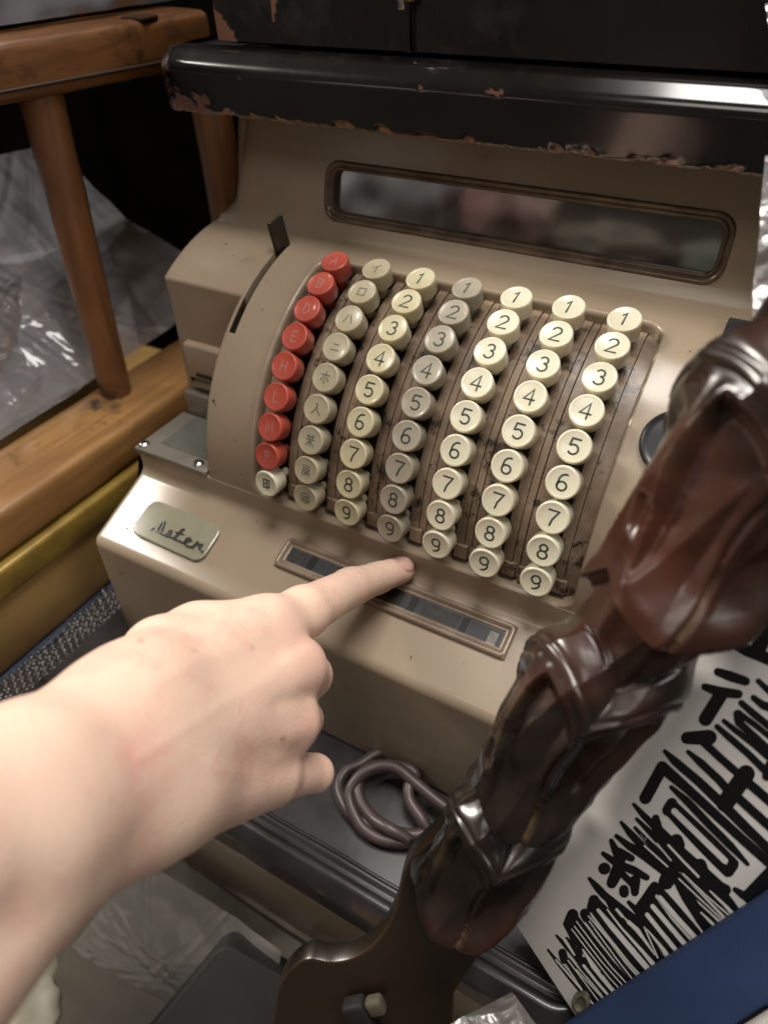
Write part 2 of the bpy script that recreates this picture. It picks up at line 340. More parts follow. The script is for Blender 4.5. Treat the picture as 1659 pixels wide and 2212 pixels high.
# ------------------------------------------------------------------ cash register
AY, AZ = 89.1, -77.4         # axis of the keyboard arc
reg = thing('cash_register', 'old beige cash register with curved bank of round numbered keys', 'cash register')
def cyl(x, s, r=108.0):      # s = angle (deg) above horizontal, front side
    a = math.radians(s); return (x, AY - r * math.cos(a), AZ + r * math.sin(a))
def extrude(name, prof, x0, x1, m, parent, endr=(0, 0), closed=True, smooth=35):
    """extrude a YZ profile along X; endr rounds the left / right end by insetting the outline"""
    prof = np.array(prof, float); n = len(prof)
    area2 = 0
    for i in range(n):
        a = prof[i]; b = prof[(i + 1) % n]; area2 += a[0] * b[1] - a[1] * b[0]
    sg = 1 if area2 > 0 else -1
    nv = []
    for i in range(n):
        e0 = nrm(prof[i] - prof[i - 1]) if np.linalg.norm(prof[i] - prof[i - 1]) > 1e-6 else np.array([1, 0])
        nx = prof[(i + 1) % n]; e1 = nrm(nx - prof[i]) if np.linalg.norm(nx - prof[i]) > 1e-6 else e0
        e = e0 + e1; e = nrm(e) if np.linalg.norm(e) > 1e-3 else e0
        nv.append(np.array([e[1], -e[0]]) * sg)
    nv = np.array(nv)
    st = []
    K = 7
    if endr[0] > 0:
        for k in range(K):
            a = math.pi / 2 * k / K; st.append((x0 + endr[0] * (1 - math.sin(a)), endr[0] * (1 - math.cos(a))))
        st = [(x0 + endr[0] * (1 - math.sin(math.pi / 2 * k / K)), endr[0] * (1 - math.cos(math.pi / 2 * k / K))) for k in range(K, 0, -1)] + [(x0 + endr[0], 0)]
    else: st.append((x0, 0))
    if endr[1] > 0:
        st += [(x1 - endr[1] * (1 - math.sin(math.pi / 2 * k / K)), endr[1] * (1 - math.cos(math.pi / 2 * k / K))) for k in range(0, K + 1)]
    else: st.append((x1, 0))
    V = []; F = []
    for x, ins in st:
        for i in range(n):
            q = prof[i] - nv[i] * ins; V.append((x, q[0], q[1]))
    for k in range(len(st) - 1):
        for i in range(n if closed else n - 1):
            F.append((k * n + i, k * n + (i + 1) % n, (k + 1) * n + (i + 1) % n, (k + 1) * n + i))
    if closed:
        F.append(tuple(range(n))); F.append(tuple((len(st) - 1) * n + i for i in range(n))[::-1])
    return fixn(obj(name, V, F, m, parent, True, smooth))

# base: plinth with the sloping badge panel, rising to the foot of the keyboard
SL = math.tan(math.radians(20))
pz = lambda y: -86 + (y + 20) * SL          # sloping panel height
bp = fillet([(330, -186), (-67, -186), (-66, pz(-66) - 2), (-19.2, pz(-20) + 0.5), (-19.2, -72.0), (60, -72), (330, -72)], [0, 2, 7, 7, 1.2, 0, 0])
base = extrude('base', bp, -176, 178, BEIGE, reg, (5, 5))
# keyboard panel: cylinder patch with rounded opening
X0, X1, S0, S1 = -113.2, 178.0, -2.0, 87.0
OX0, OX1, OS0, OS1 = -87.5, 87.0, 3.2, 76.0
mmdeg = 180 / (math.pi * 108)
def keyboard_panel():
    n = 40; rc = 8.0
    ax0, ax1, as0, as1 = OX0, OX1, OS0 / mmdeg, OS1 / mmdeg
    inner = []; outer = []
    bx0, bx1, bs0, bs1 = X0, X1, S0 / mmdeg, S1 / mmdeg
    def rect(x0, x1, s0, s1, r, k):
        side, f = divmod(k, n); f /= n
        c = [(x0, s0), (x1, s0), (x1, s1), (x0, s1)]
        a = np.array(c[side]); b = np.array(c[(side + 1) % 4]); d = nrm(b - a); L = np.linalg.norm(b - a)
        if r <= 0: return a + (b - a) * f
        nin = np.array([-d[1], d[0]])
        if f < 0.2:
            t = math.pi / 4 * (f / 0.2); cc = a + d * r + nin * r
            return cc + r * (-math.sin(math.pi / 4 - t) * d - math.cos(math.pi / 4 - t) * nin)
        if f > 0.8:
            t = math.pi / 4 * ((f - 0.8) / 0.2); cc = b - d * r + nin * r
            return cc + r * (math.sin(t) * d - math.cos(t) * nin)
        return a + d * (r + (L - 2 * r) * (f - 0.2) / 0.6)
    def orect(k):
        side, f = divmod(k, n); f /= n
        c = [(bx0, bs0), (bx1, bs0), (bx1, bs1), (bx0, bs1)]
        a = np.array(c[side]); b = np.array(c[(side + 1) % 4])
        ci = [(ax0, as0), (ax1, as0), (ax1, as1), (ax0, as1)]
        ia = np.array(ci[side]); ib = np.array(ci[(side + 1) % 4]); d = nrm(b - a)
        t0 = ((ia - a) @ d) / np.linalg.norm(b - a); t1 = ((ib - a) @ d) / np.linalg.norm(b - a)
        if f < 0.2: t = t0 * f / 0.2
        elif f > 0.8: t = t1 + (1 - t1) * (f - 0.8) / 0.2
        else: t = t0 + (t1 - t0) * (f - 0.2) / 0.6
        return a + (b - a) * t
    V = []; F = []; m_ = 4 * n
    rings = []
    for q in range(11): rings.append([(orect(k) * (1 - q / 10) + rect(ax0 - 2.6, ax1 + 2.6, as0 - 2.6, as1 + 2.6, rc + 2.6, k) * q / 10, 108.0) for k in range(m_)])
    for q in range(1, 8):
        a = math.pi / 2 * q / 7
        o_ = 2.6 * (1 - math.sin(a)); rr = 108.0 - 2.6 * (1 - math.cos(a)) + 0.5 * math.sin(2 * a)
        rings.append([(rect(ax0 - o_, ax1 + o_, as0 - o_, as1 + o_, rc + o_, k), rr) for k in range(m_)])
    rings.append([(rect(ax0, ax1, as0, as1, rc, k), 99.0) for k in range(m_)])
    for rg in rings:
        for p, r in rg: V.append(cyl(p[0], p[1] * mmdeg, r))
    for i in range(len(rings) - 1):
        for k in range(m_):
            F.append((i * m_ + k, i * m_ + (k + 1) % m_, (i + 1) * m_ + (k + 1) % m_, (i + 1) * m_ + k))
    o = fixn(obj('keyboard_panel', V, F, BEIGE, reg, True, 50))
    return o
keyboard_panel()
# strip left of the opening below the slot, with a rolled outer edge falling away to the recess
def shell(name, x0, x1, s0, s1, m, parent, r=108.0, edge=0, down=40.0, ns=40):
    ss = np.linspace(s0, s1, ns); xs = []
    K = 6
    if edge:
        for k in range(K + 1):
            a = math.pi / 2 * k / K; xs.append((x0 + edge * (1 - math.sin(a)) if False else x0 + edge * (1 - math.cos(a)), r - edge * (1 - math.sin(a))))
        xs = [(x0, r - down)] + xs
    else: xs = [(x0, r)]
    xs.append((x1, r))
    V = []; F = []
    for x, rr in xs:
        for s in ss: V.append(cyl(x, s, rr))
    n = len(ss)
    for i in range(len(xs) - 1):
        for j in range(n - 1): F.append((i * n + j, (i + 1) * n + j, (i + 1) * n + j + 1, i * n + j + 1))
    return fixn(obj(name, V, F, m, parent, True, 50))
shell('side_strip', -121.0, -113.2, -2, 46.5, BEIGE, reg, edge=3.0, down=60)
# printer cover (continuation of the arc on the left) with its upright front
def printer_cover():
    S = 57.5
    prof = [(AY + 40, 34.0), (AY + 6, 30.8)] + [cyl(0, s)[1:] for s in np.linspace(89, S, 14)] 
    y, z = prof[-1]
    prof = prof[:-1] + [tuple(q) for q in fillet([prof[-2], (y, z), (y + 1.0, z - 12)], [0, 2.5, 0], 5)[1:]] + [(y - 1, -72)] + [(AY + 40, -72)]
    return extrude('printer_cover', prof, -176, -117.2, BEIGE, reg, (4, 0))
printer_cover()
shell('slot_filler', -121.0, -117.2, 46.5, 58.6, BEIGE, reg, edge=3.0, down=60, ns=10)
obj('slot_bed', *grid(lambda s, x: cyl(x, s, 96), np.linspace(40, 92, 20), (-119, -112)), DARK, reg)
# pressed metal printer mouth, under-slot and tray with glass
yF = 30.5
pm = fillet([(yF + 8, 0 - 22), (yF - 3.5, -22), (yF - 4.5, -44), (yF + 3, -46), (yF - 3, -48.5), (yF - 3, -52), (yF + 8, -53)], [0, 2.5, 1, 1, 1, 1, 0], 4)
extrude('printer_mouth', pm, -168, -121.2, BEIGE2, reg, (2.5, 0))
bevbox('printer_slot', (-160, yF - 5.2, -42.0), (-121.5, yF - 2, -39.8), DARK, reg, 0.3)
bevbox('printer_backplate', (-171, 22.5, -72), (-121.2, yF - 1.2, -53.5), TRAYM, reg, 0.8)
bevbox('receipt_tray', (-174.5, -20.4, -72.5), (-121.2, 22, -68.6), TRAYM, reg, 0.8)
bevbox('tray_glass', (-163, -10.5, -69.5), (-121.3, 21, -68.2), TRAYG, reg, 0.3)
for x, y in ((-170.5, -16), (-129.5, -15.5)):
    V, F = lathe([(3.2, 0), (3.2, 0.8), (2.4, 1.7), (0.8, 2.1)], 16)
    s_ = obj('tray_screw', [(a + x, b + y, c - 68.6) for a, b, c in V], F, CHROME, reg, True, 40)
# lever standing in the slot
def lever():
    c = np.array(cyl(-115.3, 77, 106)); nn = np.array([0, -math.cos(math.radians(77)), math.sin(math.radians(77))]); tt = np.array([0, math.sin(math.radians(77)), math.cos(math.radians(77))])
    M = frame_from(c, nrm([1, 0.12, 0]), nrm(tt + np.array([0.25, 0, 0])), nn)
    bevbox('slot_lever', (-0.9, -5.0, -6), (0.9, 5.0, 19), LEVER, reg, 0.7, 2, M)
lever()
# upper display housing with its window opening
dirU = np.array([math.cos(math.radians(77)), math.sin(math.radians(77))])
nU = np.array([-dirU[1], dirU[0]])              # outward normal in YZ (towards the front)
U0 = np.array([85.0, 33.0])
def up(t, h=0.0): return U0 + dirU * t + nU * h
def display_housing():
    prof = fillet([(92, 28.0), (84.2, 30.2), tuple(up(60)), (140, 92.5), (330, 92.5), (330, -60), (120, -60)], [0, 6, 6, 0, 0, 0, 0], 8)
    prof = [tuple(p) for p in prof]
    # front face with hole: build the closed body set back 5 mm, then the face sheet with the opening
    body = [(y + (6 if y < 104 else 0), z - (2 if y > 100 else 0)) for y, z in prof]
    extrude('housing_core', body, -170, 176, BEIGE, reg, (10, 10))
    x0, x1 = -171.5, 177.0; hx0, hx1, ht0, ht1 = -100.5, 100.0, 6.8, 33.5
    # outer sheet
    V = []; F = []
    K = 9
    pr = fillet([(66, 27.3), (81.0, 30.6), tuple(up(7)), tuple(up(56)), (112, 92.6), (200, 92.6)], [0, 9, 0, 8, 0, 0], 8)
    # stations outside of the window band handled as one grid with a rectangular cut, rim added separately
    L = np.concatenate([[0], np.cumsum(np.linalg.norm(np.diff(pr, axis=0), axis=1))])
    ts = [((p - U0) @ dirU) for p in pr]
    extra = [up(t) for t in (ht0 - 1.5, ht0 + 4, 18, 27, ht1 + 1.5)]
    allp = [tuple(p) for p in pr] + [tuple(p) for p in extra]
    # sort along the face: before, face, after
    i0 = next(i for i, p in enumerate(pr) if abs((p - U0) @ nU) < 0.02)
    i1 = max(i for i, p in enumerate(pr) if abs((p - U0) @ nU) < 0.02)
    face = sorted([p for p in pr[i0:i1 + 1]] + extra, key=lambda p: (p - U0) @ dirU)
    seq = list(pr[:i0]) + face + list(pr[i1 + 1:])
    rl = 16.0
    xs = [x0 + rl * (1 - math.cos(math.pi / 2 * k / K)) for k in range(K)] + [x0 + rl, -130, hx0 - 1.5, -50, 0, 50, hx1 + 1.5, 150, x1]
    for x in xs:
        dx = max(0.0, (x0 + rl) - x); ins = rl - math.sqrt(max(0.0, rl * rl - dx * dx))
        for y, z in seq:
            lean = max(0.0, (z - 33) / 60.0)
            xx = x + (12 * lean if x < -120 else (12 * lean * (hx0 - 1.5 - x) / (hx0 - 1.5 + 120) if x < hx0 - 2 else 0))
            if y > 84 or z > 33: V.append((xx, y + ins * min(1, max(0, (z - 30) / 8)), z))
            else: V.append((xx, y, z))
    n = len(seq)
    for i in range(len(xs) - 1):
        for j in range(n - 1):
            pm_ = (np.array(seq[j]) + np.array(seq[j + 1])) / 2; t = (pm_ - U0) @ dirU; xm = (xs[i] + xs[i + 1]) / 2
            if hx0 - 1.6 < xm < hx1 + 1.6 and ht0 - 1.6 < t < ht1 + 1.6 and abs((pm_ - U0) @ nU) < 0.1: continue
            F.append((i * n + j, (i + 1) * n + j, (i + 1) * n + j + 1, i * n + j + 1))
    fixn(obj('display_housing', V, F, BEIGE, reg, True, 50))
    window('display_window', hx0, hx1, ht0, ht1, 7.0, lambda x, t, h: (x, *up(t, h)), 5.0)
def rrect(x0, x1, y0, y1, r, n=8):
    out = []
    for cx, cy, a0 in ((x1 - r, y0 + r, -90), (x1 - r, y1 - r, 0), (x0 + r, y1 - r, 90), (x0 + r, y0 + r, 180)):
        out += [(cx + r * math.cos(math.radians(a0 + 90 * k / n)), cy + r * math.sin(math.radians(a0 + 90 * k / n))) for k in range(n + 1)]
    return out
def window(name, x0, x1, t0, t1, r, mp, depth, skirt=0.02, fm=None, gm=None):
    pts_ = [mp(x, t, -depth) for x, t in rrect(x0 + 3.4, x1 - 3.4, t0 + 3.4, t1 - 3.4, max(0.8, r - 3.4))]
    nn_ = np.cross(np.array(pts_[12]) - np.array(pts_[0]), np.array(pts_[24]) - np.array(pts_[0])); out_ = np.array(mp(0, 10, 1)) - np.array(mp(0, 10, 0))
    if nn_ @ out_ < 0: pts_ = pts_[::-1]
    wroot = obj(name, pts_, [tuple(range(36))], gm or GLASS, reg)
    steps = [(-1.6, 0.02), (-1.2, 0.5), (-0.5, 0.8), (0.3, 0.6), (0.9, -0.4), (1.4, -0.9), (2.0, -0.5), (2.6, -0.6), (3.0, -1.4), (3.3, -depth - 2.5)]
    rings = []
    # square outer skirt that covers the rectangular cut
    V = []; F = []
    ring0 = rrect(x0 - 1.6, x1 + 1.6, t0 - 1.6, t1 + 1.6, 0.05)
    rings.append([mp(x, t, skirt) for x, t in ring0])
    for o_, h in steps: rings.append([mp(x, t, h) for x, t in rrect(x0 + o_, x1 - o_, t0 + o_, t1 - o_, max(0.5, r - o_))])
    m_ = len(rings[0])
    for rg in rings: V += rg
    for i in range(len(rings) - 1):
        for k in range(m_): F.append((i * m_ + k, i * m_ + (k + 1) % m_, (i + 1) * m_ + (k + 1) % m_, (i + 1) * m_ + k))
    fixn(obj('window_frame', V[:], F[m_:], fm or RIMM, wroot, True, 60))
    fixn(obj('window_surround', V[:], F[:m_], BEIGE, wroot, True, 60))
    return wroot
display_housing()
REFLM = mat('painted_reflection_blobs', (0.014, 0.012, 0.011), 0.7, (0.12, 0.11, 0.11), 26, 2, 0.52, 0.68, stretch=(1, 1, 1.6), col3=(0.20, 0.10, 0.09), lo3=0.62, hi3=0.72, scale3=18)  # grey and pink window reflections painted as noise on the backing
INDM = mat('dark_indicator_drum', (0.055, 0.06, 0.066), 0.45, (0.03, 0.032, 0.035), 30)
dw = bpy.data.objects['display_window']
obj('display_backing', [(x, *up(t, -9.5)) for x, t in ((-99, 4), (99, 4), (99, 36), (-99, 36))], [(0, 1, 2, 3)], REFLM, dw)
# indicator window on the sloping panel
cS, sS = math.cos(math.radians(20)), math.sin(math.radians(20))
def pan(x, t, h=0.0):     # t = distance down the slope from y=-20
    return (x, -20 - t * cS - h * sS, -86 - t * sS + h * cS)
def raised(rx): return rx
iw = window('indicator_window', -60.5, 65.5, 7.2, 21.2, 1.6, lambda x, t, h: pan(x, t, h + 1.5), 0.75, -1.6, RIMB, GLASSI)
obj('indicator_backing', [pan(x, t, 0.12) for x, t in ((-59.5, 8), (64.5, 8), (64.5, 20.6), (-59.5, 20.6))], [(0, 1, 2, 3)], INDM, iw)
for k, (xa, xb, c) in enumerate([(-55, -48, 0.075), (-45, -41, 0.02), (-33, -27, 0.06), (-12, -3, 0.04), (4, 10, 0.05), (14, 18, 0.012), (22, 40, 0.055), (42, 45, 0.010), (56.0, 60.5, 0.42)]):
    mm_ = mat('indicator_figure_tone', (c, c * 0.93, c * 0.82), 0.5, (c * 0.5, c * 0.45, c * 0.4), 220)
    t0_ = 12 if k == 8 else 8.5
    bevbox('indicator_drum', (xa, t0_, 0), (xb, 19.2, 0.28), mm_, iw, 0.1, 1, lambda q: np.array(pan(q[0], q[1], q[2] + 0.14)))
# badge with raised script
badge = obj('badge', [], [], TANK, reg)
BADGE = mat('greenish_badge_enamel', (0.30, 0.285, 0.20), 0.25, (0.26, 0.245, 0.17), 60, coat=0.6, coatr=0.08)
bpts = rrect(-153.5, -101.2, 14.3, 37.8, 6.0)
bq = [(x - 7.0 * 0 + (t - 26) * 0.0, t) for x, t in bpts]
V = []; F = []
for o_, h in ((0, 0.05), (0.0, 0.9), (0.5, 1.3), (1.3, 1.35)):
    V += [pan(x, t, h) for x, t in rrect(-153.5 + o_, -101.2 - o_, 14.3 + o_, 37.8 - o_, 6.0 - o_)]
for i in range(3):
    for k in range(36): F.append((i * 36 + k, i * 36 + (k + 1) % 36, (i + 1) * 36 + (k + 1) % 36, (i + 1) * 36 + k))
F.append(tuple(108 + k for k in range(36)))
bpy.data.objects.remove(badge); badge = fixn(obj('badge', V, F, BADGE, reg, True, 40))
def bpx(x, y):    # crop 330..620,1300..1500 -> display px
    return 330 * .8295 + x * .1450, 1300 * .8295 + y * .1450
pn = np.array([0, -sS, cS]); p0b = np.array(pan(0, 20, 1.5))
def bmap(x, y, h):
    q = on(*bpx(x, y), p0b, pn); return q + pn * h
scr = [([(372, 452), (395, 425), (430, 430), (455, 470), (500, 505), (570, 540)], 38), ([(455, 480), (490, 420), (530, 350), (565, 350), (545, 420), (505, 505)], 40),
       ([(570, 545), (620, 520), (640, 475), (672, 478), (655, 520), (640, 560), (600, 560)], 34), ([(640, 565), (710, 590)], 34), ([(705, 595), (760, 540), (815, 480), (852, 455)], 44), ([(740, 500), (850, 530)], 26), ([(715, 600), (780, 625), (850, 660)], 34),
       ([(845, 660), (900, 640), (965, 620), (950, 588), (900, 600), (865, 660), (900, 705), (980, 725)], 34), ([(980, 725), (1035, 680), (1060, 650), (1080, 690), (1125, 680)], 42), ([(1120, 685), (1085, 745)], 40), ([(1125, 785)], 46)]
V, F = strokes_mesh(scr, bmap, 0.0, 0.02)
obj('script_lettering', V, F, INK, badge)
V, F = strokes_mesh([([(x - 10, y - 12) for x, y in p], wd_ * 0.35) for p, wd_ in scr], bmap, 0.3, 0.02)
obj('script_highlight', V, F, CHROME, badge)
# black round key-knob and black slot on the right of the keyboard
def at_cyl(x, s, r=108.0):
    a = math.radians(s); nn = np.array([0, -math.cos(a), math.sin(a)]); tt = np.array([0, math.sin(a), math.cos(a)])
    return frame_from(cyl(x, s, r), np.array([1.0, 0, 0]), tt, nn)
M = at_cyl(107.5, 47.5)
V, F = lathe([(13.6, -1), (13.6, 2.0), (12.8, 2.7), (11.9, 2.2), (10, 1.9), (0.5, 1.9)], 40)
obj('lock_knob', [M(np.array(p)) for p in V], F, BLACKP, reg, True, 35)
M = at_cyl(119, 78.2, 109.5)
bevbox('total_bar', (-9.5, -5.5, -3), (14, 5.5, 2.4), BLACKP, reg, 0.8, 2, M)
CHIP = mat('dark_paint_chip', (0.09, 0.06, 0.04), 0.7)
def chip(c, ex, ey, nn, r, seed):
    pts = []
    for k in range(9):
        a = 2 * math.pi * k / 9; q = r * (0.7 + 0.6 * abs(noise.noise(Vector((math.cos(a) * 1.5 + seed, math.sin(a) * 1.5, seed)))))
        pts.append(np.array(c) + (np.array(ex) * math.cos(a) + np.array(ey) * math.sin(a)) * q + np.array(nn) * 0.09)
    obj('paint_chip', pts, [tuple(range(9))], CHIP, reg)
for u_, v_, r_ in ((275, 1142, 0.9), (556, 1127, 0.6), (888, 1419, 0.55), (1003, 1432, 0.35)):
    c_ = on(u_, v_, pan(0, 20), (0, -sS, cS)); chip(c_, (1, 0, 0), (0, cS, sS), (0, -sS, cS), r_, u_)
for x_, s_, r_ in ((-116, 27, 1.3), (-114.5, 26.2, 0.7), (-100, 18, 0.6), (-103, 55, 0.6), (-96, 8, 0.5), (108, 62, 0.8), (96, 30, 0.9), (-150, 74, 0.9), (-140, 70, 0.6), (100, 70, 0.5)):
    M = at_cyl(x_, s_); z0_ = M(np.zeros(3)); chip(z0_, M(np.array([1, 0, 0])) - z0_, M(np.array([0, 1, 0])) - z0_, M(np.array([0, 0, 1])) - z0_, r_, x_)
# key strips
for i in range(7):
    xc = (i - 3) * 24.0
    for name, xa, xb, rr in (('key_strip', xc - 11.6, xc - 4.2, 103.0), ('key_strip', xc + 3.6, xc + 8.2, 103.0), ('strip_edge', xc + 8.5, xc + 11.7, 102.4)):
        if i == 0 and name == 'key_strip' and xa < xc - 5: xa -= 3
        if i == 6 and name == 'strip_edge': xb += 5.5
        V, F = grid(lambda s, x: cyl(x, s, rr), np.linspace(4.5, 76.5, 48), (xa, xb)); n0 = len(V)
        V2, F2 = grid(lambda s, x: cyl(x, s, rr - 2), np.linspace(4.5, 76.5, 48), (xa, xb))
        F = F + [tuple(q + n0 for q in f)[::-1] for f in F2]; V = V + V2; n = 48
        for j in range(n - 1):
            for side in (0, 1):
                a_, b_ = 2 * j + side, 2 * (j + 1) + side; F.append((a_, b_, b_ + n0, a_ + n0))
        F.append((0, 1, n0 + 1, n0)); F.append((2 * n - 2, 2 * n - 1, n0 + 2 * n - 1, n0 + 2 * n - 2))
        ks = fixn(obj(name, V, F, STRIP, reg, True, 40))
        if name == 'key_strip' : pass
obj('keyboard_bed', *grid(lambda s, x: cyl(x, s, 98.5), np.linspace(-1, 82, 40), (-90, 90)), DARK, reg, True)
# strip stops near the bottom row
for i in range(7):
    for dx in (-10.5, 5.5):
        M = at_cyl((i - 3) * 24.0 + dx, 7.2, 103)
        bevbox('strip_stop', (-1.5, -4.5, -1), (5.0, 3.0, 1.2), STRIP, reg, 0.3, 1, M)
# key legends as strokes, unit height about 1
D = {
 '1': [[(-.16, .26), (.02, .44), (-.02, -.46)]],
 '2': [ell(0, .22, .27, .25, 165, -35, 10) + [(-.30, -.46), (.32, -.46)]],
 '3': [ell(0, .23, .24, .23, 150, -70, 10), ell(0, -.2, .29, .27, 80, -150, 12)],
 '4': [[(.30, -.18), (-.34, -.18), (.12, .46), (.12, -.48)]],
 '5': [[(.28, .44), (-.2, .44), (-.25, .06)] + ell(0, -.17, .29, .28, 130, -140, 12)],
 '6': [ell(.12, .1, .36, .40, 80, 180, 8) + ell(0, -.2, .28, .26, 180, 540, 16)],
 '7': [[(-.3, .44), (.32, .44), (.02, -.1), (-.06, -.48)]],
 '8': [ell(0, .23, .23, .21, 0, 360, 14), ell(0, -.22, .28, .25, 0, 360, 16)],
 '9': [ell(-.12, -.1, .38, .38, -90, 0, 8), ell(0, .18, .27, .27, 0, 360, 16)],
 'A': [[(-.3, -.45), (0, .45), (.3, -.45)], [(-.18, -.12), (.18, -.12)]],
 'B': [[(-.22, -.45), (-.22, .45), (.1, .45), (.22, .3), (.1, .05), (-.2, .05)], [(.1, .05), (.27, -.2), (.1, -.45), (-.22, -.45)]],
 'D': [[(-.24, -.45), (-.24, .45), (.05, .42), (.26, .15), (.26, -.2), (.05, -.44), (-.24, -.45)]],
 'E': [[(.25, .45), (-.22, .45), (-.22, -.45), (.25, -.45)], [(-.22, 0), (.18, 0)]],
 'H': [[(-.26, .45), (-.26, -.45)], [(.26, .45), (.26, -.45)], [(-.26, 0), (.26, 0)]],
 'L': [[(-.2, .45), (-.2, -.45), (.25, -.45)]],
 'M': [[(-.32, -.45), (-.28, .45), (0, -.2), (.28, .45), (.32, -.45)]],
 'P': [[(-.22, -.45), (-.22, .45), (.1, .45), (.25, .28), (.1, .02), (-.2, .02)]],
 'in': [[(-.3, .4), (-.3, -.4), (-.02, -.35)], [(-.3, .4), (-.02, .42)], [(-.3, .0), (-.04, .0)], [(.08, -.5), (.08, .42), (.34, .42), (.34, -.3), (.22, -.32)]],
 'i': [[(.28, .42), (-.3, .02)], [(.04, .2), (.04, -.46)]],
 'ro': [[(-.3, .32), (.3, .32), (.3, -.34), (-.3, -.34), (-.3, .32)]],
 'ha': [[(-.12, .3), (-.2, -.05), (-.36, -.36)], [(.1, .32), (.24, 0), (.36, -.36)]],
 'ni': [[(-.24, .18), (.24, .18)], [(-.36, -.28), (.36, -.28)]],
 'ho': [[(-.36, .2), (.36, .2)], [(0, .45), (0, -.46), (-.1, -.38)], [(-.2, 0), (-.34, -.28)], [(.2, 0), (.34, -.28)]],
 'iru': [[(-.12, .42), (.04, .4), (-.08, -.05), (-.38, -.42)], [(.02, .2), (.14, -.14), (.40, -.42)]],
 'kake': [[(-.34, .3), (.34, .3)], [(-.2, .46), (-.2, .1)], [(.2, .46), (.2, .1)], [(-.36, .05), (.36, .05)], [(0, .3), (0, -.46)], [(-.05, -.08), (-.34, -.42)], [(.05, -.08), (.34, -.42)]],
 'modo': [[(-.34, .36), (.34, .36)], [(-.28, .16), (.3, .16), (.3, -.02), (-.28, -.02)], [(-.28, .16), (-.36, -.42)], [(-.14, -.2), (.32, -.2)], [(.06, -.02), (.0, -.26), (-.2, -.44)], [(.06, -.22), (.34, -.44)]],
 'mawa': [ell(0, 0, .46, .44, 0, 360, 20), [(-.2, .16), (.24, .16), (.24, -.24), (-.2, -.24), (-.2, .16)], [(-.2, -.02), (.1, -.02)]],
}
COLS = [(['A', 'B', 'D', 'E', 'H', 'L', 'M', 'P', 'in'], REDK, INKR), (['i', 'ro', 'ha', 'ni', 'ho', 'iru', 'kake', 'modo', 'mawa'], TANK, INKF),
        (list('123456789'), CREAM, INK), (list('123456789'), GREYK, INK), (list('123456789'), IVORY, INK), (list('123456789'), IVORY, INK), (list('123456789'), IVORY, INK)]
capP = [(0.4, -0.35), (5.3, -0.35), (5.9, -0.15), (6.35, 0.0), (6.75, -0.05), (7.1, -0.5), (7.15, -1.2), (6.9, -8.2), (6.5, -8.8), (2.6, -8.8), (2.4, -9.0), (2.4, -17)]
kv, kf = lathe(capP, 36)
kmesh = {}
DTH = 0.12930495; R_K = 118.0
colname = ['red', 'tan', 'yellowed', 'grey', 'ivory', 'ivory', 'ivory']
gl_cache = {}
for i, (gl, km, im) in enumerate(COLS):
    for j, g in enumerate(gl):
        mk = km if not (i == 0 and j == 8) else IVORY
        a = math.radians(41.0) + (4 - j) * DTH
        nn = np.array([0, -math.cos(a), math.sin(a)]); tt = np.array([0, math.sin(a), math.cos(a)])
        ctr = np.array([(i - 3) * 24.0, AY, AZ]) + nn * (R_K + random.uniform(-0.5, 0.4))
        if mk.name not in kmesh:
            me = bpy.data.meshes.new('key'); me.from_pydata([tuple(np.array(p) * MM) for p in kv], [], kf); me.materials.append(mk)
            me.polygons.foreach_set('use_smooth', [True] * len(me.polygons)); me.set_sharp_from_angle(angle=math.radians(50)); kmesh[mk.name] = me
        ko = bpy.data.objects.new('key', kmesh[mk.name]); COL.objects.link(ko); ko.parent = reg
        tx, ty = random.uniform(-.035, .035), random.uniform(-.035, .035)
        Mx = Matrix.Identity(4)
        ex = np.array([1.0, 0, 0])
        n2 = nrm(nn + ex * tx + tt * ty); t2 = nrm(tt - n2 * (tt @ n2)); x2 = np.cross(t2, n2)
        for r_ in range(3): Mx[r_][0] = x2[r_]; Mx[r_][1] = t2[r_]; Mx[r_][2] = n2[r_]; Mx[r_][3] = ctr[r_] * MM
        ko.matrix_local = Mx
        if i == 0: ko['label'] = ('red key with a worn grey letter' if j < 8 else 'ivory key under the red ones')
        key = (g, 'IVORY' if (i == 0 and j == 8) else im.name)
        if key not in gl_cache:
            H = 7.1 if i >= 2 else (6.0 if i == 1 else 5.6)
            wd_ = 0.86 if i >= 2 else 0.6
            if i == 0: wd_ = 0.8
            st = [([(x * H, y * H) for x, y in s], wd_) for s in D[g]]
            V, F = strokes_mesh(st, lambda x, y, h: (x, y, h), -0.31, 0.01, 5)
            me = bpy.data.meshes.new('legend'); me.from_pydata([tuple(np.array(p) * MM) for p in V], [], F)
            me.materials.append(INK if (i == 0 and j == 8) else im); gl_cache[key] = me
        lo_ = bpy.data.objects.new('legend', gl_cache[key]); COL.objects.link(lo_); lo_.parent = ko

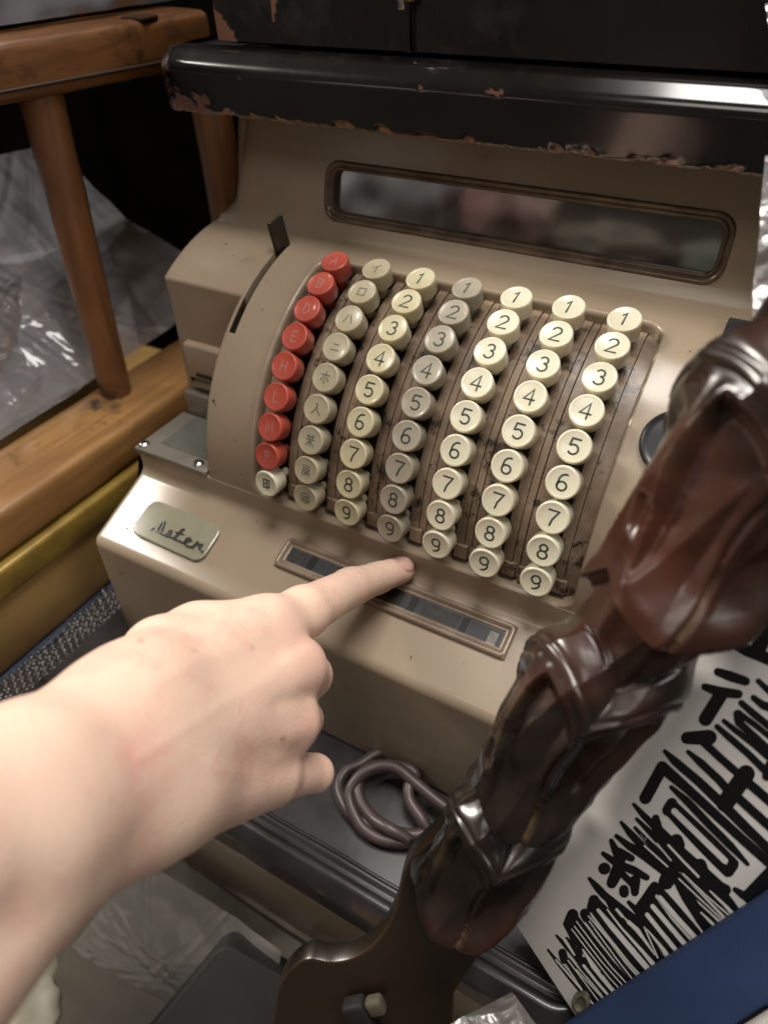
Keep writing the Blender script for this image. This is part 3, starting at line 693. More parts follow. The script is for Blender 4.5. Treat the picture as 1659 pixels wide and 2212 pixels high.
# ------------------------------------------------------------------ lacquer chest on top of the register
chest = thing('lacquer_chest', 'chipped black lacquer chest resting on top of the beige register', 'chest')
def moulding():
    pr = fillet([(70, 88.6), (66, 88.6), (65.6, 109.5), (72.5, 115.6), (76, 116.6), (79, 117.2)], [0, 1.2, 7, 5, 0.8, 0], 7)
    dd = [pr[0]]
    for q in pr[1:]:
        L_ = np.linalg.norm(q - dd[-1]); m_ = max(1, int(L_ / 0.8)); a_ = dd[-1]
        for k_ in range(1, m_ + 1): dd.append(a_ + (q - a_) * k_ / m_)
    pr = dd
    path = [(float(x), 66.0, 0.0, -1.0) for x in np.linspace(260, -173, 300)]
    for k_ in range(1, 12): c_ = math.pi / 2 * k_ / 12; path.append((-173 - 14 * math.sin(c_), 80 - 14 * math.cos(c_), -math.sin(c_), -math.cos(c_)))
    path += [(-187.0, float(y), -1.0, 0.0) for y in np.linspace(80, 330, 60)]
    V = []; F = []; W = []
    for x, y0, nx, ny in path:
        for (y, z) in pr:
            nz_ = fbm((x * 0.09, (z + y0) * 0.12, 3.1), 4); nz2 = fbm((x * 0.35, (z + y0) * 0.3, 9.1), 3)
            low = max(0.0, 1 - (z - 88.6) / 5.0); jag = max(0, nz2 * 0.9 + nz_ * 0.9) * low
            lim = 89.6 + (3.4 if x > -150 else 6) * max(0, nz_ * 1.2 + 0.3 * nz2) + 8 * max(0, 1 - abs(x + 168) / 26) * (0.7 + nz_)
            wv = 1.0 if (z < lim and x < 135) else 0.0
            if fbm((x * 0.05, z * 0.16, 7.7), 3) > 0.78 and 98 < z < 112: wv = 0.8
            if x < -176 and nz2 > 0.15 and 96 < z < 113: wv = max(wv, 0.5)
            o_ = 66.0 - y - jag * 1.2 - (0.35 if wv else 0)
            W.append(wv); V.append((x + nx * o_, y0 + ny * o_, z + jag))
    n = len(pr)
    for i in range(len(path) - 1):
        for j in range(n - 1): F.append((i * n + j, (i + 1) * n + j, (i + 1) * n + j + 1, i * n + j + 1))
    o = fixn(obj('base_moulding', V, F, LACQ, chest, True, 60)); setattr_f(o, 'wear', W)
    u = bevbox('chest_bottom', (-180, 74, 88.9), (255, 330, 116.2), LACQ, chest, 1.5)
moulding()
def door(x0, x1, nm):
    xs = np.linspace(x0, x1, 90); zs = list(np.linspace(118.6, 175, 90)) + [480]; V = []; F = []; W = []
    for x in xs:
        for z in zs:
            e = min(x - x0, x1 - x, z - 118.6); ins = 1.0 if e < 0.5 else 0.0
            nz_ = fbm((x * 0.05, z * 0.05, 1.7), 4)
            wv = 1.0 if (x < -138 + 10 * nz_ and z < 134 + 12 * nz_) or (abs(x + 112 - (z - 150) * 0.1) < 5 - (150 - z) * 0.22 and 122 < z) else 0.0
            W.append(wv); V.append((x, 77.5 + ins, z))
    n = len(zs)
    for i in range(len(xs) - 1):
        for j in range(n - 1): F.append((i * n + j, (i + 1) * n + j, (i + 1) * n + j + 1, i * n + j + 1))
    o = fixn(obj('door', V, F, LACQ, chest, True, 40)); setattr_f(o, 'wear', W)
door(-150, -44.2, 'l'); door(-43.4, 250, 'r')
bevbox('chest_body', (-150.5, 80, 118), (250, 330, 481), LACQ, chest, 1.0)  # height above the view raised to shade the upper key rows
latch = bevbox('latch', (-47.5, 72.5, 137), (-40.5, 77.2, 152), BRASS, chest, 1.0)
bevbox('latch_pin', (-45.5, 70.5, 134.5), (-42.5, 73.0, 141), CHROME, latch, 0.8)

# ------------------------------------------------------------------ black lacquer board under the register, box below
board = thing('lacquer_board', 'black lacquer board with raised bead edge under the register', 'board')
def board_mesh():
    pr = fillet([(60, -186.4), (-122, -186.4), (-124, -187.8), (-126.5, -187.8), (-128.5, -184.6), (-131.5, -184.4), (-138, -192), (-138.5, -206), (-133, -216), (60, -216)], [0, 1, 0.8, 0.8, 1.5, 3, 6, 6, 3, 0], 5)
    xs = list(np.linspace(-195, 131, 150)) + [131 + 13 * math.sin(math.pi / 2 * k / 8) for k in range(1, 9)]
    V = []; F = []; W = []
    for x in xs:
        dx = max(0, x - 131); ins = 13 - math.sqrt(max(0, 169 - dx * dx))
        for y, z in pr:
            f = 1.0 if y < -100 else 0
            nz_ = fbm((x * 0.06, y * 0.2, z * 0.2), 4)
            j = 0.6 * max(0, nz_) if z < -190 else 0
            V.append((x, y + ins * f + j, z)); W.append(1.0 if (z < -186 and y < -127 and nz_ > 0.08) or (z < -205) else 0.0)
    n = len(pr)
    for i in range(len(xs) - 1):
        for j in range(n - 1): F.append((i * n + j, (i + 1) * n + j, (i + 1) * n + j + 1, i * n + j + 1))
    o = fixn(obj('board_top', V, F, LACQB, board, True, 60)); setattr_f(o, 'wear', W)
    ls = sweep([(x, -119.8 + 0.25 * math.sin(x * 0.1), -186.2) for x in np.linspace(-195, 128, 40)], 1.0, 8)
    obj('bead', *ls, LACQB, board, True)
board_mesh()
boxm = thing('metal_drawer_box', 'beige metal box below the black board with a dark bottom rail', 'box')
bevbox('box_body', (-230, -130, -306), (140, 200, -217), BEIGE, boxm, 2)
bevbox('bottom_rail', (-230, -133, -325), (140, 200, -307), mat('dark_brown_rail', (0.075, 0.055, 0.038), 0.45, (0.12, 0.09, 0.06), 60), boxm, 2)

# ------------------------------------------------------------------ power cord lying on the board
def cordpath():
    c = [(1330, 1500, 12), (1180, 1400, 10), (1020, 1330, 9), (900, 1262, 8), (800, 1268, 7), (700, 1330, 6), (620, 1370, 5), (585, 1460, 4), (640, 1585, 4), (740, 1650, 4), (860, 1690, 4), (980, 1712, 4), (1060, 1690, 5), (1035, 1630, 8), (970, 1530, 10), (965, 1450, 12), (1000, 1390, 12), (960, 1350, 13), (840, 1335, 12), (740, 1352, 10), (690, 1430, 9), (705, 1530, 8), (770, 1620, 8), (860, 1680, 10), (960, 1740, 6), (850, 1745, 4), (760, 1710, 4), (690, 1640, 5), (640, 1500, 8), (700, 1390, 12), (800, 1340, 14), (900, 1350, 15), (1000, 1430, 14), (1120, 1530, 12), (1220, 1600, 10), (1330, 1680, 8)]
    pts = []
    for x, y, h in c: pts.append(on(497.7 + .4 * x, 1119.8 + .4 * y, (0, 0, -186 + h), (0, 0, 1)))
    return spline(pts, 260)
V, F = sweep(cordpath(), 3.1, 12)
tag(obj('power_cord', V, F, CORD, None, True), 'coiled brown rubber power cord lying on the black board', 'cord')

# ------------------------------------------------------------------ wooden frame on the left
fr = thing('wooden_stand', 'old orange wooden stand with posts and rails left of the register', 'stand')
def bar(name, p0, p1, half_w, half_h, m, parent, bev=3.0, upv=(0, 0, 1)):
    p0 = np.array(p0, float); p1 = np.array(p1, float); t = nrm(p1 - p0); a = nrm(np.cross(t, np.array(upv, float))); b = np.cross(a, t)
    L = np.linalg.norm(p1 - p0); M = frame_from(p0, a, t, b)
    return bevbox(name, (-half_w, 0, -half_h), (half_w, L, half_h), m, parent, bev, 3, M)
def rough_bar(name, p0, p1, hw, hh, m, parent, up_=(0, 0, 1), seed=0, n=60):
    p0 = np.array(p0, float); p1 = np.array(p1, float); t = nrm(p1 - p0); a = nrm(np.cross(t, np.array(up_, float))); b = np.cross(a, t)
    L = np.linalg.norm(p1 - p0); V = []; F = []; K = 40
    for i in range(n):
        s = L * i / (n - 1)
        for k in range(K):
            c = 2 * math.pi * k / K; e = 0.28
            x = math.copysign(abs(math.cos(c)) ** e, math.cos(c)); y = math.copysign(abs(math.sin(c)) ** e, math.sin(c))
            nz_ = 0.6 * fbm((s * 0.02 + seed, x * 0.8, y * 0.8), 3)
            V.append(p0 + t * s + a * x * (hw + nz_) + b * y * (hh + nz_))
    for i in range(n - 1):
        for k in range(K): F.append((i * K + k, i * K + (k + 1) % K, (i + 1) * K + (k + 1) % K, (i + 1) * K + k))
    F.append(tuple(range(K))); F.append(tuple((n - 1) * K + k for k in range(K)))
    return fixn(obj(name, V, F, m, parent, True, 60))
rough_bar('top_rail', (-306, -70, 106), (-255, 168, 106), 26, 14.5, WOODO, fr, seed=1)
rough_bar('low_rail', (-259, -330, -109.5), (-259, 190, -109.5), 29, 15, WOODY, fr, seed=5)
def post(p0, p1, r, name='post', seed=0):
    p0 = np.array(p0, float); p1 = np.array(p1, float); V = []; F = []; K = 32; n = 40
    for i in range(n):
        f = i / (n - 1); c0 = p0 + (p1 - p0) * f; rr = r * (1.0 - 0.16 * f)
        for k in range(K):
            a = 2 * math.pi * k / K + 0.35; oct_ = 1 / max(math.cos(((a + math.pi / 8) % (math.pi / 4)) - math.pi / 8), 0.9)
            q = rr * (0.72 + 0.28 * oct_) + 0.5 * fbm((f * 5 + seed, math.cos(a), math.sin(a)), 3)
            V.append((c0[0] + q * math.cos(a), c0[1] + q * math.sin(a), c0[2]))
    for i in range(n - 1):
        for k in range(K): F.append((i * K + k, i * K + (k + 1) % K, (i + 1) * K + (k + 1) % K, (i + 1) * K + k))
    F.append(tuple(range(K))); F.append(tuple((n - 1) * K + k for k in range(K)))
    return fixn(obj(name, V, F, WOODL, fr, True, 60))
post(on(84, 190, (-268, 0, 0), (1, 0, 0)), on(266, 905, (-268, 0, 0), (1, 0, 0)), 12.2, seed=2); post((-221, 150, 96), (-226, 150, -97), 16.5, seed=9)
V, F = sweep([(-278.6 + 0.215 * (y_ + 70) - 0.8 , y_, 98.6) for y_ in np.linspace(-68, 160, 40)], 0.9, 6)
obj('rail_groove', V, F, mat('dark_groove', (0.03, 0.013, 0.006), 0.6), fr, True)
mort = bevbox('mortise_plug', (-256, 118, 119.6), (-238, 131, 121.5), mat('dark_plug_wood', (0.05, 0.022, 0.01), 0.5), fr, 0.8)
# ochre crate with brass edging under the rail
cr = thing('ochre_crate', 'ochre wooden crate with a brass coloured edge strip under the stand', 'crate')
bevbox('crate_body', (-420, -330, -196), (-229, 180, -147), OCHRE, cr, 1.5)
bevbox('edge_strip', (-300, -330, -146.6), (-225.5, 170, -126), BRASS, cr, 3.0, 3)
blu = bevbox('blue_bin', (-420, -300, -260), (-224, 160, -197.5), mat('dull_blue_plastic', (0.012, 0.02, 0.042), 0.6, (0.008, 0.014, 0.03), 20), None, 5)
tag(blu, 'dull blue bin under the ochre crate', 'bin')
# dark thing and plastic film at top left on the rail
blk = bevbox('black_case', (-390, -120, 128), (-284, 330, 230), mat('black_case_cloth', (0.012, 0.012, 0.015), 0.6, (0.03, 0.03, 0.037), 12, spec=0.2), None, 8, 3)
tag(blk, 'black case wrapped in plastic above the orange rail', 'case')
def crumple(fn, nu, nv, amp, freq, seed, ridged=True):
    V = []; F = []
    for i in range(nu):
        for j in range(nv):
            a, b = i / (nu - 1), j / (nv - 1)
            p, nn = fn(a, b); p = np.array(p, float)
            q = p * freq
            f = 0; am = 1.0; fr_ = 1.0
            for o_ in range(3):
                c = noise.cell_vector(Vector((0, 0, 0))) if False else None
                nzv = noise.noise(Vector((q[0] * fr_ + seed, q[1] * fr_, q[2] * fr_)))
                f += am * ((1 - 2 * abs(nzv)) if ridged else nzv); am *= 0.38; fr_ *= 2.0
            V.append(p + np.array(nn) * amp * f)
    for i in range(nu - 1):
        for j in range(nv - 1): F.append((i * nv + j, (i + 1) * nv + j, (i + 1) * nv + j + 1, i * nv + j + 1))
    return V, F
def bil(A, B, C, Dd):
    A, B, C, Dd = [np.array(x, float) for x in (A, B, C, Dd)]; nn = nrm(np.cross(B - A, Dd - A))
    return lambda a, b: (A * (1 - a) * (1 - b) + B * a * (1 - b) + C * a * b + Dd * (1 - a) * b, nn)
V, F = crumple(bil((-300, -120, 124), (-262, 220, 124), (-262, 220, 165), (-300, -120, 165)), 70, 16, 4, 0.03, 4)
tag(obj('plastic_cover', V, F, FILM, None, True), 'clear plastic cover hanging off the black case', 'plastic cover')
def folds(A, B, C, Dd, nu, nv, nf, slope, seed, noise_amp=1.0):
    """stiff film: a sheet bent along random straight creases"""
    A, B, C, Dd = [np.array(x, float) for x in (A, B, C, Dd)]; nn = nrm(np.cross(B - A, Dd - A)); rg = np.random.default_rng(seed)
    Lu = np.linalg.norm(B - A); Lv = np.linalg.norm(Dd - A)
    cr = []
    for _ in range(nf):
        th = rg.uniform(0, math.pi); cx, cy = rg.uniform(0, Lu), rg.uniform(0, Lv); cr.append((math.cos(th), math.sin(th), cx, cy, rg.uniform(0.3, 1.0) * slope * rg.choice([-1, 1]), rg.uniform(8, 55)))
    for _ in range(nf):
        th = rg.uniform(0, math.pi); cr.append((math.cos(th), math.sin(th), rg.uniform(0, Lu), rg.uniform(0, Lv), rg.uniform(0.4, 1.0) * slope * 1.6 * rg.choice([-1, 1]), rg.uniform(1.5, 5)))
    V = []; F = []
    for i in range(nu):
        for j in range(nv):
            a, b = i / (nu - 1), j / (nv - 1); x, y = a * Lu, b * Lv
            h = 0.0
            for c, s_, cx, cy, m_, R_ in cr:
                q = abs((x - cx) * c + (y - cy) * s_); q = math.sqrt(q * q + 0.6)
                h += m_ * q if q <= R_ else (m_ * (R_ + 0.25 * (q - R_)) if R_ > 6 else m_ * max(0.0, 2 * R_ - q))
            h += noise_amp * noise.noise(Vector((x * 0.06, y * 0.06, seed)))
            V.append(A * (1 - a) * (1 - b) + B * a * (1 - b) + C * a * b + Dd * (1 - a) * b + nn * h)
    V = np.array(V); 
    off = ((V - A) @ nn); off -= np.median(off - 0); 
    for i in range(nu - 1):
        for j in range(nv - 1): F.append((i * nv + j, (i + 1) * nv + j, (i + 1) * nv + j + 1, i * nv + j + 1))
    med = np.median((V - A) @ nn); V = V - nn * med
    return V, F
# bag of dark goods wrapped in clear film behind the post
bagc = thing('plastic_wrapped_bundle', 'dark bundle wrapped in clear plastic film behind the wooden post', 'bundle')
bevbox('dark_contents', (-480, -60, -150), (-384, 100, -74), DGREY, bagc, 12, 3)
V, F = folds((-306, -90, -94), (-306, 236, -94), (-352, 130, 46), (-352, -70, 52), 150, 110, 13, 0.20, 11)
obj('film', V, F, FILM, bagc, True)
V, F = folds((-297, -90, -94), (-295, 110, -95), (-326, 130, -20), (-332, -90, 20), 130, 100, 11, 0.22, 37)
obj('film', V, F, FILM, bagc, True)

# bubble wrap lying left of the register base
def bubble():
    V = []; F = []; nu, nv = 130, 220
    for i in range(nu):
        for j in range(nv):
            x = -240 + 80 * i / (nu - 1); y = -190 + 150 * j / (nv - 1)
            gx = x / 5.2; row = math.floor(gx); gy = y / 5.2 + (0.5 if row % 2 else 0)
            dx = gx - row - .5; dy = gy - math.floor(gy) - .5
            h = 2.4 * math.sqrt(max(0, 0.2 - dx * dx - dy * dy)) / 0.447
            V.append((x, y, -199 + 7 * fbm((x * 0.02, y * 0.02, 2), 2) + h))
    for i in range(nu - 1):
        for j in range(nv - 1): F.append((i * nv + j, (i + 1) * nv + j, (i + 1) * nv + j + 1, i * nv + j + 1))
    o = obj('bubble_wrap', V, F, mat('dark_bubble_film', (0.04, 0.032, 0.028), 0.22, (0.03, 0.026, 0.024), 30, coat=0.6, coatr=0.12), None, True)
    tag(o, 'dark bubble wrap sheet lying beside the register base', 'bubble wrap')
bubble()

# ------------------------------------------------------------------ things at lower left in front of the box
pk = thing('wrapped_package', 'grey package in wrinkled clear plastic in front of the beige box', 'package')
A_, B_, C_, D_ = P(330, 1840, 470), P(640, 2030, 430), P(600, 2400, 430), P(40, 2230, 470)
nF = nrm(np.cross(B_ - A_, D_ - A_)); nF = nF if nF @ (CAM - A_) > 0 else -nF
V, F = crumple(bil(A_ - nF * 10, B_ - nF * 10, C_ - nF * 10, D_ - nF * 10), 60, 60, 5, 0.02, 71, False)
obj('package_body', V, F, GREYB, pk, True)
V, F = folds(A_ + nF * 15, B_ + nF * 15, C_ + nF * 15, D_ + nF * 15, 150, 150, 12, 0.12, 58)
obj('film', V, F, FILMM, pk, True)
def slab(name, pts, th, m, label, cat, wear=False, bev=2.0, parent=None):
    pts = np.array(pts, float); c = pts.mean(0); nn = nrm(np.cross(pts[1] - pts[0], pts[2] - pts[0]))
    if nn @ (CAM - c) < 0: nn = -nn
    bm = bmesh.new(); vs = [bm.verts.new(p) for p in pts]; f = bm.faces.new(vs)
    r = bmesh.ops.extrude_face_region(bm, geom=[f]); 
    for v in r['geom']:
        if isinstance(v, bmesh.types.BMVert): v.co -= Vector((nn * th).tolist())
    bmesh.ops.recalc_face_normals(bm, faces=bm.faces)
    bmesh.ops.bevel(bm, geom=bm.edges[:], offset=bev, segments=3, profile=0.5, affect='EDGES')
    V = [list(v.co) for v in bm.verts]; F = [[v.index for v in f.verts] for f in bm.faces]; bm.free()
    o = fixn(obj(name, V, F, m, parent, True, 40))
    if label: tag(o, label, cat)
    return o
slab('black_slab', [P(462, 2062, 400), P(486, 2046, 401), P(505, 2050, 401), P(680, 2150, 395), P(640, 2330, 390), P(240, 2330, 390)], 25, MATD, 'flat matt black board lying over the plastic package', 'board', bev=1.5)
# small oddments at the bottom left corner
def blob(name, c, r, m, label, cat, seed=0, amp=0.25, sq=(1, 1, 1)):
    bm = bmesh.new(); bmesh.ops.create_icosphere(bm, subdivisions=4, radius=1.0)
    V = []
    for v in bm.verts:
        d = np.array(v.co); k = 1 + amp * (1 - 2 * abs(noise.noise(Vector((d * 1.7 + seed).tolist())))) + amp * 0.4 * noise.noise(Vector((d * 4.3 + seed).tolist()))
        V.append(np.array(c) + d * r * k * np.array(sq))
    F = [[v.index for v in f.verts] for f in bm.faces]; bm.free()
    return tag(obj(name, V, F, m, None, True), label, cat)
blob('crumpled_paper', P(30, 2230, 440), 34, PALE, 'pale crumpled paper in the lower left corner', 'paper', 3, 0.35)
V, F = lathe([(2, 24), (9, 24), (10, 22), (10, 14), (15, 8), (16, 0), (16, -26), (14, -28), (1, -28)], 28)
c0 = P(172, 2015, 490)
tag(obj('olive_jar', [np.array(p) + c0 for p in V], F, OLIVE, None, True, 40), 'pale olive plastic jar beside the forearm', 'jar')
V, F = sweep(spline([P(215, 2050, 470), P(150, 2080, 455), P(110, 2130, 450), P(95, 2190, 450), P(120, 2240, 450)], 40), 2.2, 8)
tag(obj('brown_cable', V, F, mat('red_brown_cable', (0.16, 0.08, 0.06), 0.5), None, True), 'thin reddish brown cable near the pale paper', 'cable')
cl = thing('metal_clip', 'small worn metal clip beside the brown cable', 'clip')
M = frame_from(P(150, 2165, 452), nrm([1, .4, .2]), nrm([-.4, 1, .1]), nrm([0, -.2, 1]))
bevbox('clip_plate', (-14, -9, -4), (14, 9, 2), mat('dark_clip_metal', (0.08, 0.075, 0.06), 0.4, metal=0.6), cl, 1.5, 2, M)
bevbox('clip_tab', (-3, -7, 2.3), (9, 1, 6), CHROME, cl, 1.0, 2, M)
M = frame_from(P(100, 2085, 500), nrm([1, .4, .2]), nrm([-.4, 1, .1]), nrm([0, -.2, 1]))
tag(bevbox('black_box', (-26, -30, -20), (26, 30, 12), BLACKP, None, 3, 2, M), 'small black box behind the brown cable', 'box')
under = bevbox('dark_underlay', (-420, -520, -420), (230, -140, -330), mat('dark_brown_shelf', (0.05, 0.04, 0.028), 0.6, (0.09, 0.075, 0.05), 14), None, 3)
tag(under, 'dark brown shelf under the loose oddments', 'shelf')

blob('grey_plastic_bag', (-470, -640, 150), 95, mat('grey_bag_film', (0.5, 0.51, 0.55), 0.3, (0.75, 0.75, 0.78), 9, coat=0.5), 'grey plastic bag opposite the register, mirrored in its display glass', 'plastic bag', 8, 0.3, (1, .5, .9))
blob('pink_bundle', (-270, -640, 150), 60, mat('pink_cloth', (0.62, 0.32, 0.32), 0.6, (0.7, 0.55, 0.46), 14), 'pinkish cloth bundle opposite the register, mirrored in its display glass', 'cloth bundle', 12, 0.3, (1, .5, 1.1))
blob('olive_pouch', (-110, -640, 110), 50, mat('olive_pouch_cloth', (0.18, 0.17, 0.12), 0.6, (0.28, 0.25, 0.2), 14), 'olive pouch opposite the register, mirrored in its display glass', 'pouch', 22, 0.35, (1.5, .5, .6))
blob('green_packet', (30, -660, 105), 45, mat('green_packet_film', (0.12, 0.19, 0.13), 0.4, (0.4, 0.38, 0.35), 12), 'green and pale packet opposite the register, mirrored in its display glass', 'packet', 32, 0.35, (1.1, .5, .7))
# ------------------------------------------------------------------ white sign with black characters, blue rail
S1_, S2_, S3_ = np.array([106.971, -114.343, -163.381]), np.array([144.211, -129.106, -182.187]), np.array([152.921, -42.663, -8.302])
sn = nrm(np.cross(S2_ - S1_, S3_ - S1_)); sn = sn if sn @ (CAM - S1_) > 0 else -sn
sign = thing('white_sign', 'white enamel sign with tall black brush characters', 'sign')
def spt(u, v, h=0.0): return on(u, v, S1_, sn) + sn * h
slab('sign_panel', [spt(*q) for q in ((1105, 1985), (1310, 2300), (1760, 2120), (1900, 1700), (1760, 1150), (1600, 1230), (1340, 1590), (1160, 1850))], 3.0, SIGNW, None, None, bev=0.4, parent=sign)
t1 = lambda x, y: (1161.3 + .2 * x, 1824.9 + .2 * y)
t2 = lambda x, y: (1244.25 + .25 * x, 1576 + .25 * y)
t3 = lambda x, y: (1368.7 + .175 * x, 1244.25 + .175 * y)
def chars(tf, k, sts):
    st = [([tf(*p) for p in pts], np.array(wd_) * k * 1.15) for pts, wd_ in sts]
    V, F = strokes_mesh(st, lambda x, y, h: spt(x, y, h), 0.06, 0.012, 8)
    obj('character', V, F, SIGNB, sign)
chars(t1, .2, [
 ([(112, 1140), (230, 1290), (350, 1440), (500, 1620), (640, 1790), (780, 1960)], [22, 42, 46, 50, 48, 46]), ([(268, 1170), (290, 1250)], 78),
 ([(290, 1260), (430, 1450), (600, 1660), (800, 1910)], 42), ([(330, 1250), (480, 1430), (650, 1640), (850, 1880)], 44), ([(490, 1620), (520, 1660)], 95),
 ([(205, 985), (300, 1090), (420, 1220), (500, 1340), (650, 1510), (790, 1690), (890, 1810)], [24, 46, 52, 54, 54, 54, 60]),
 ([(315, 1012), (380, 1090), (440, 1200)], [26, 45, 50]), ([(372, 1012), (470, 1090), (440, 1220), (520, 1300)], [40, 70, 70, 60]),
 ([(500, 1250), (640, 1400), (690, 1490), (780, 1600), (890, 1730), (960, 1800)], [60, 70, 62, 60, 55, 50]), ([(655, 1425)], 95), ([(850, 1740), (900, 1790)], 90)])
chars(t1, .2, [
 ([(380, 760), (345, 860), (400, 1000)], [110, 120, 90]), ([(370, 900), (560, 1160), (760, 1420), (940, 1670), (990, 1750)], [60, 56, 58, 62, 90]),
 ([(420, 880), (700, 1270), (900, 1510), (1070, 1700)], 52), ([(470, 880), (760, 1270), (960, 1500), (1120, 1660)], 54), ([(390, 760), (600, 1040), (800, 1290), (1000, 1500), (1160, 1640)], 56),
 ([(510, 745), (530, 790)], 92), ([(530, 780), (700, 1020), (920, 1310), (1180, 1600)], [70, 62, 60, 60]),
 ([(610, 600), (590, 680)], 100), ([(600, 690), (740, 880), (960, 1160), (1230, 1500)], 70), ([(630, 610), (780, 760), (1020, 1060), (1290, 1390), (1360, 1460)], 72), ([(1220, 1510), (1340, 1450)], 90)])
chars(t1, .2, [
 ([(560, 370), (640, 460), (720, 550), (900, 690), (1080, 840), (1180, 980), (1330, 1240), (1450, 1420)], [36, 70, 75, 75, 85, 85, 80, 76]), ([(765, 600), (860, 780), (1050, 1000), (1200, 1150), (1330, 1290), (1350, 1320)], [60, 75, 70, 66, 72, 40]),
 ([(985, 625), (1080, 720), (1140, 830)], [40, 65, 90]), ([(1265, 455), (1110, 700), (1140, 800)], [95, 120, 90]), ([(1290, 470), (1480, 680), (1720, 960)], 82), ([(1230, 590), (1420, 840), (1560, 1000), (1700, 1160)], [80, 66, 70, 70]),
 ([(1190, 680), (1340, 860), (1470, 1010), (1600, 1180)], 68), ([(1140, 800), (1280, 980), (1420, 1130), (1570, 1290)], 76), ([(1560, 1280), (1720, 1150)], 110)])
chars(t2, .25, [
 ([(245, 1205)], 92), ([(235, 1075), (310, 1130), (365, 1160)], [36, 55, 70]), ([(305, 965), (340, 1040), (385, 1130), (360, 1190)], [38, 60, 75, 80]), ([(370, 1060), (480, 1115)], [70, 55]), ([(360, 1220), (310, 1330)], [100, 80]),
 ([(370, 1220), (490, 1340)], 52), ([(510, 1310), (510, 1410)], [85, 60]), ([(400, 1180), (500, 1220), (610, 1280)], [62, 66, 50]), ([(415, 1385), (418, 1415)], 72)])
chars(t2, .25, [
 ([(500, 650), (580, 740), (690, 850)], [30, 50, 60]), ([(690, 770), (705, 880)], [60, 90]), ([(525, 775), (640, 890), (820, 1080)], [28, 46, 56]), ([(510, 850), (640, 990), (800, 1150)], [26, 44, 56]),
 ([(392, 805), (470, 900), (600, 1040), (760, 1200)], [28, 55, 65, 90]), ([(350, 922), (460, 1010), (600, 1090), (770, 1200)], [34, 58, 80, 110]), ([(710, 880), (830, 985), (940, 1080), (1070, 1200), (1230, 1370)], [90, 80, 70, 80, 110]),
 ([(870, 960), (885, 1000)], 100), ([(1075, 1170), (1095, 1230)], 95), ([(1235, 1360), (1290, 1390)], 90), ([(820, 1080), (960, 1210), (1160, 1400)], [90, 60, 60]), ([(1240, 1400), (1340, 1510), (1440, 1630)], [80, 66, 34]),
 ([(850, 1160), (780, 1320)], 118), ([(870, 1140), (1050, 1330), (1200, 1480), (1315, 1615)], [90, 56, 56, 34]), ([(880, 1270), (1060, 1450), (1240, 1625)], [60, 50, 28]), ([(880, 1320), (960, 1440), (1080, 1640), (1210, 1840)], [60, 95, 84, 66]), ([(1010, 1500), (1150, 1630), (1310, 1790)], 52)])
chars(t2, .25, [
 ([(960, 75), (1150, 70)], [95, 118]), ([(1100, 110), (1250, 250), (1420, 400)], 62), ([(1470, 385), (1290, 640)], 135), ([(970, 195), (1080, 290), (1240, 440), (1340, 560)], [34, 62, 64, 66]), ([(768, 190), (860, 280), (1060, 450), (1280, 660), (1500, 880), (1720, 1090)], [34, 66, 70, 80, 76, 74]),
 ([(745, 330), (600, 595)], 92), ([(745, 325), (960, 510), (1200, 730), (1450, 960), (1720, 1200)], [90, 74, 72, 72, 72]), ([(1500, 470), (1720, 660)], 72), ([(1400, 590), (1720, 880)], 70),
 ([(825, 500), (960, 620), (1160, 830), (1340, 1010), (1485, 1165)], [34, 60, 62, 60, 30]), ([(830, 640), (795, 700)], 86), ([(830, 640), (1000, 800), (1180, 970), (1370, 1160)], 68), ([(795, 700), (960, 880), (1120, 1050), (1310, 1240)], 70), ([(1360, 1170), (1320, 1230)], 84),
 ([(1375, 1385), (1440, 1430), (1510, 1460)], [40, 62, 80]), ([(1700, 1240), (1510, 1440)], 125)])
chars(t3, .175, [
 ([(1440, 440), (1560, 560), (1760, 700)], 100), ([(1210, 830), (1400, 920), (1760, 1060)], [90, 130, 140]), ([(1700, 540), (1540, 900)], 170), ([(1040, 1185), (1200, 1240), (1380, 1300)], [90, 112, 100]),
 ([(880, 1370), (1050, 1430), (1290, 1460)], [80, 115, 100]), ([(1070, 1480), (890, 1770)], 150)])
chars(t3, .175, [
 ([(1540, 1300), (1760, 1500)], [60, 85]), ([(1480, 1505), (1600, 1600), (1760, 1640)], [66, 90, 120]), ([(1330, 1570), (1480, 1700), (1760, 1930)], [70, 82, 82]), ([(1290, 1710), (1310, 1810)], 105), ([(1320, 1710), (1500, 1840), (1760, 2050)], 66), ([(1310, 1820), (1500, 1990), (1760, 2230)], 84),
 ([(1030, 1860), (1200, 2010), (1420, 2200), (1600, 2380), (1760, 2520)], [60, 76, 80, 84, 90]), ([(1115, 1790), (1250, 1900), (1500, 2090), (1760, 2320)], [50, 66, 72, 76]), ([(1690, 2330), (1650, 2470)], 110)])
def gaps(tf, k, sts):
    st = [([tf(*p) for p in pts], np.array(wd_) * k) for pts, wd_ in sts]
    V, F = strokes_mesh(st, lambda x, y, h: spt(x, y, h), 0.24, 0.012, 8)
    obj('stroke_gap', V, F, SIGNW, sign)
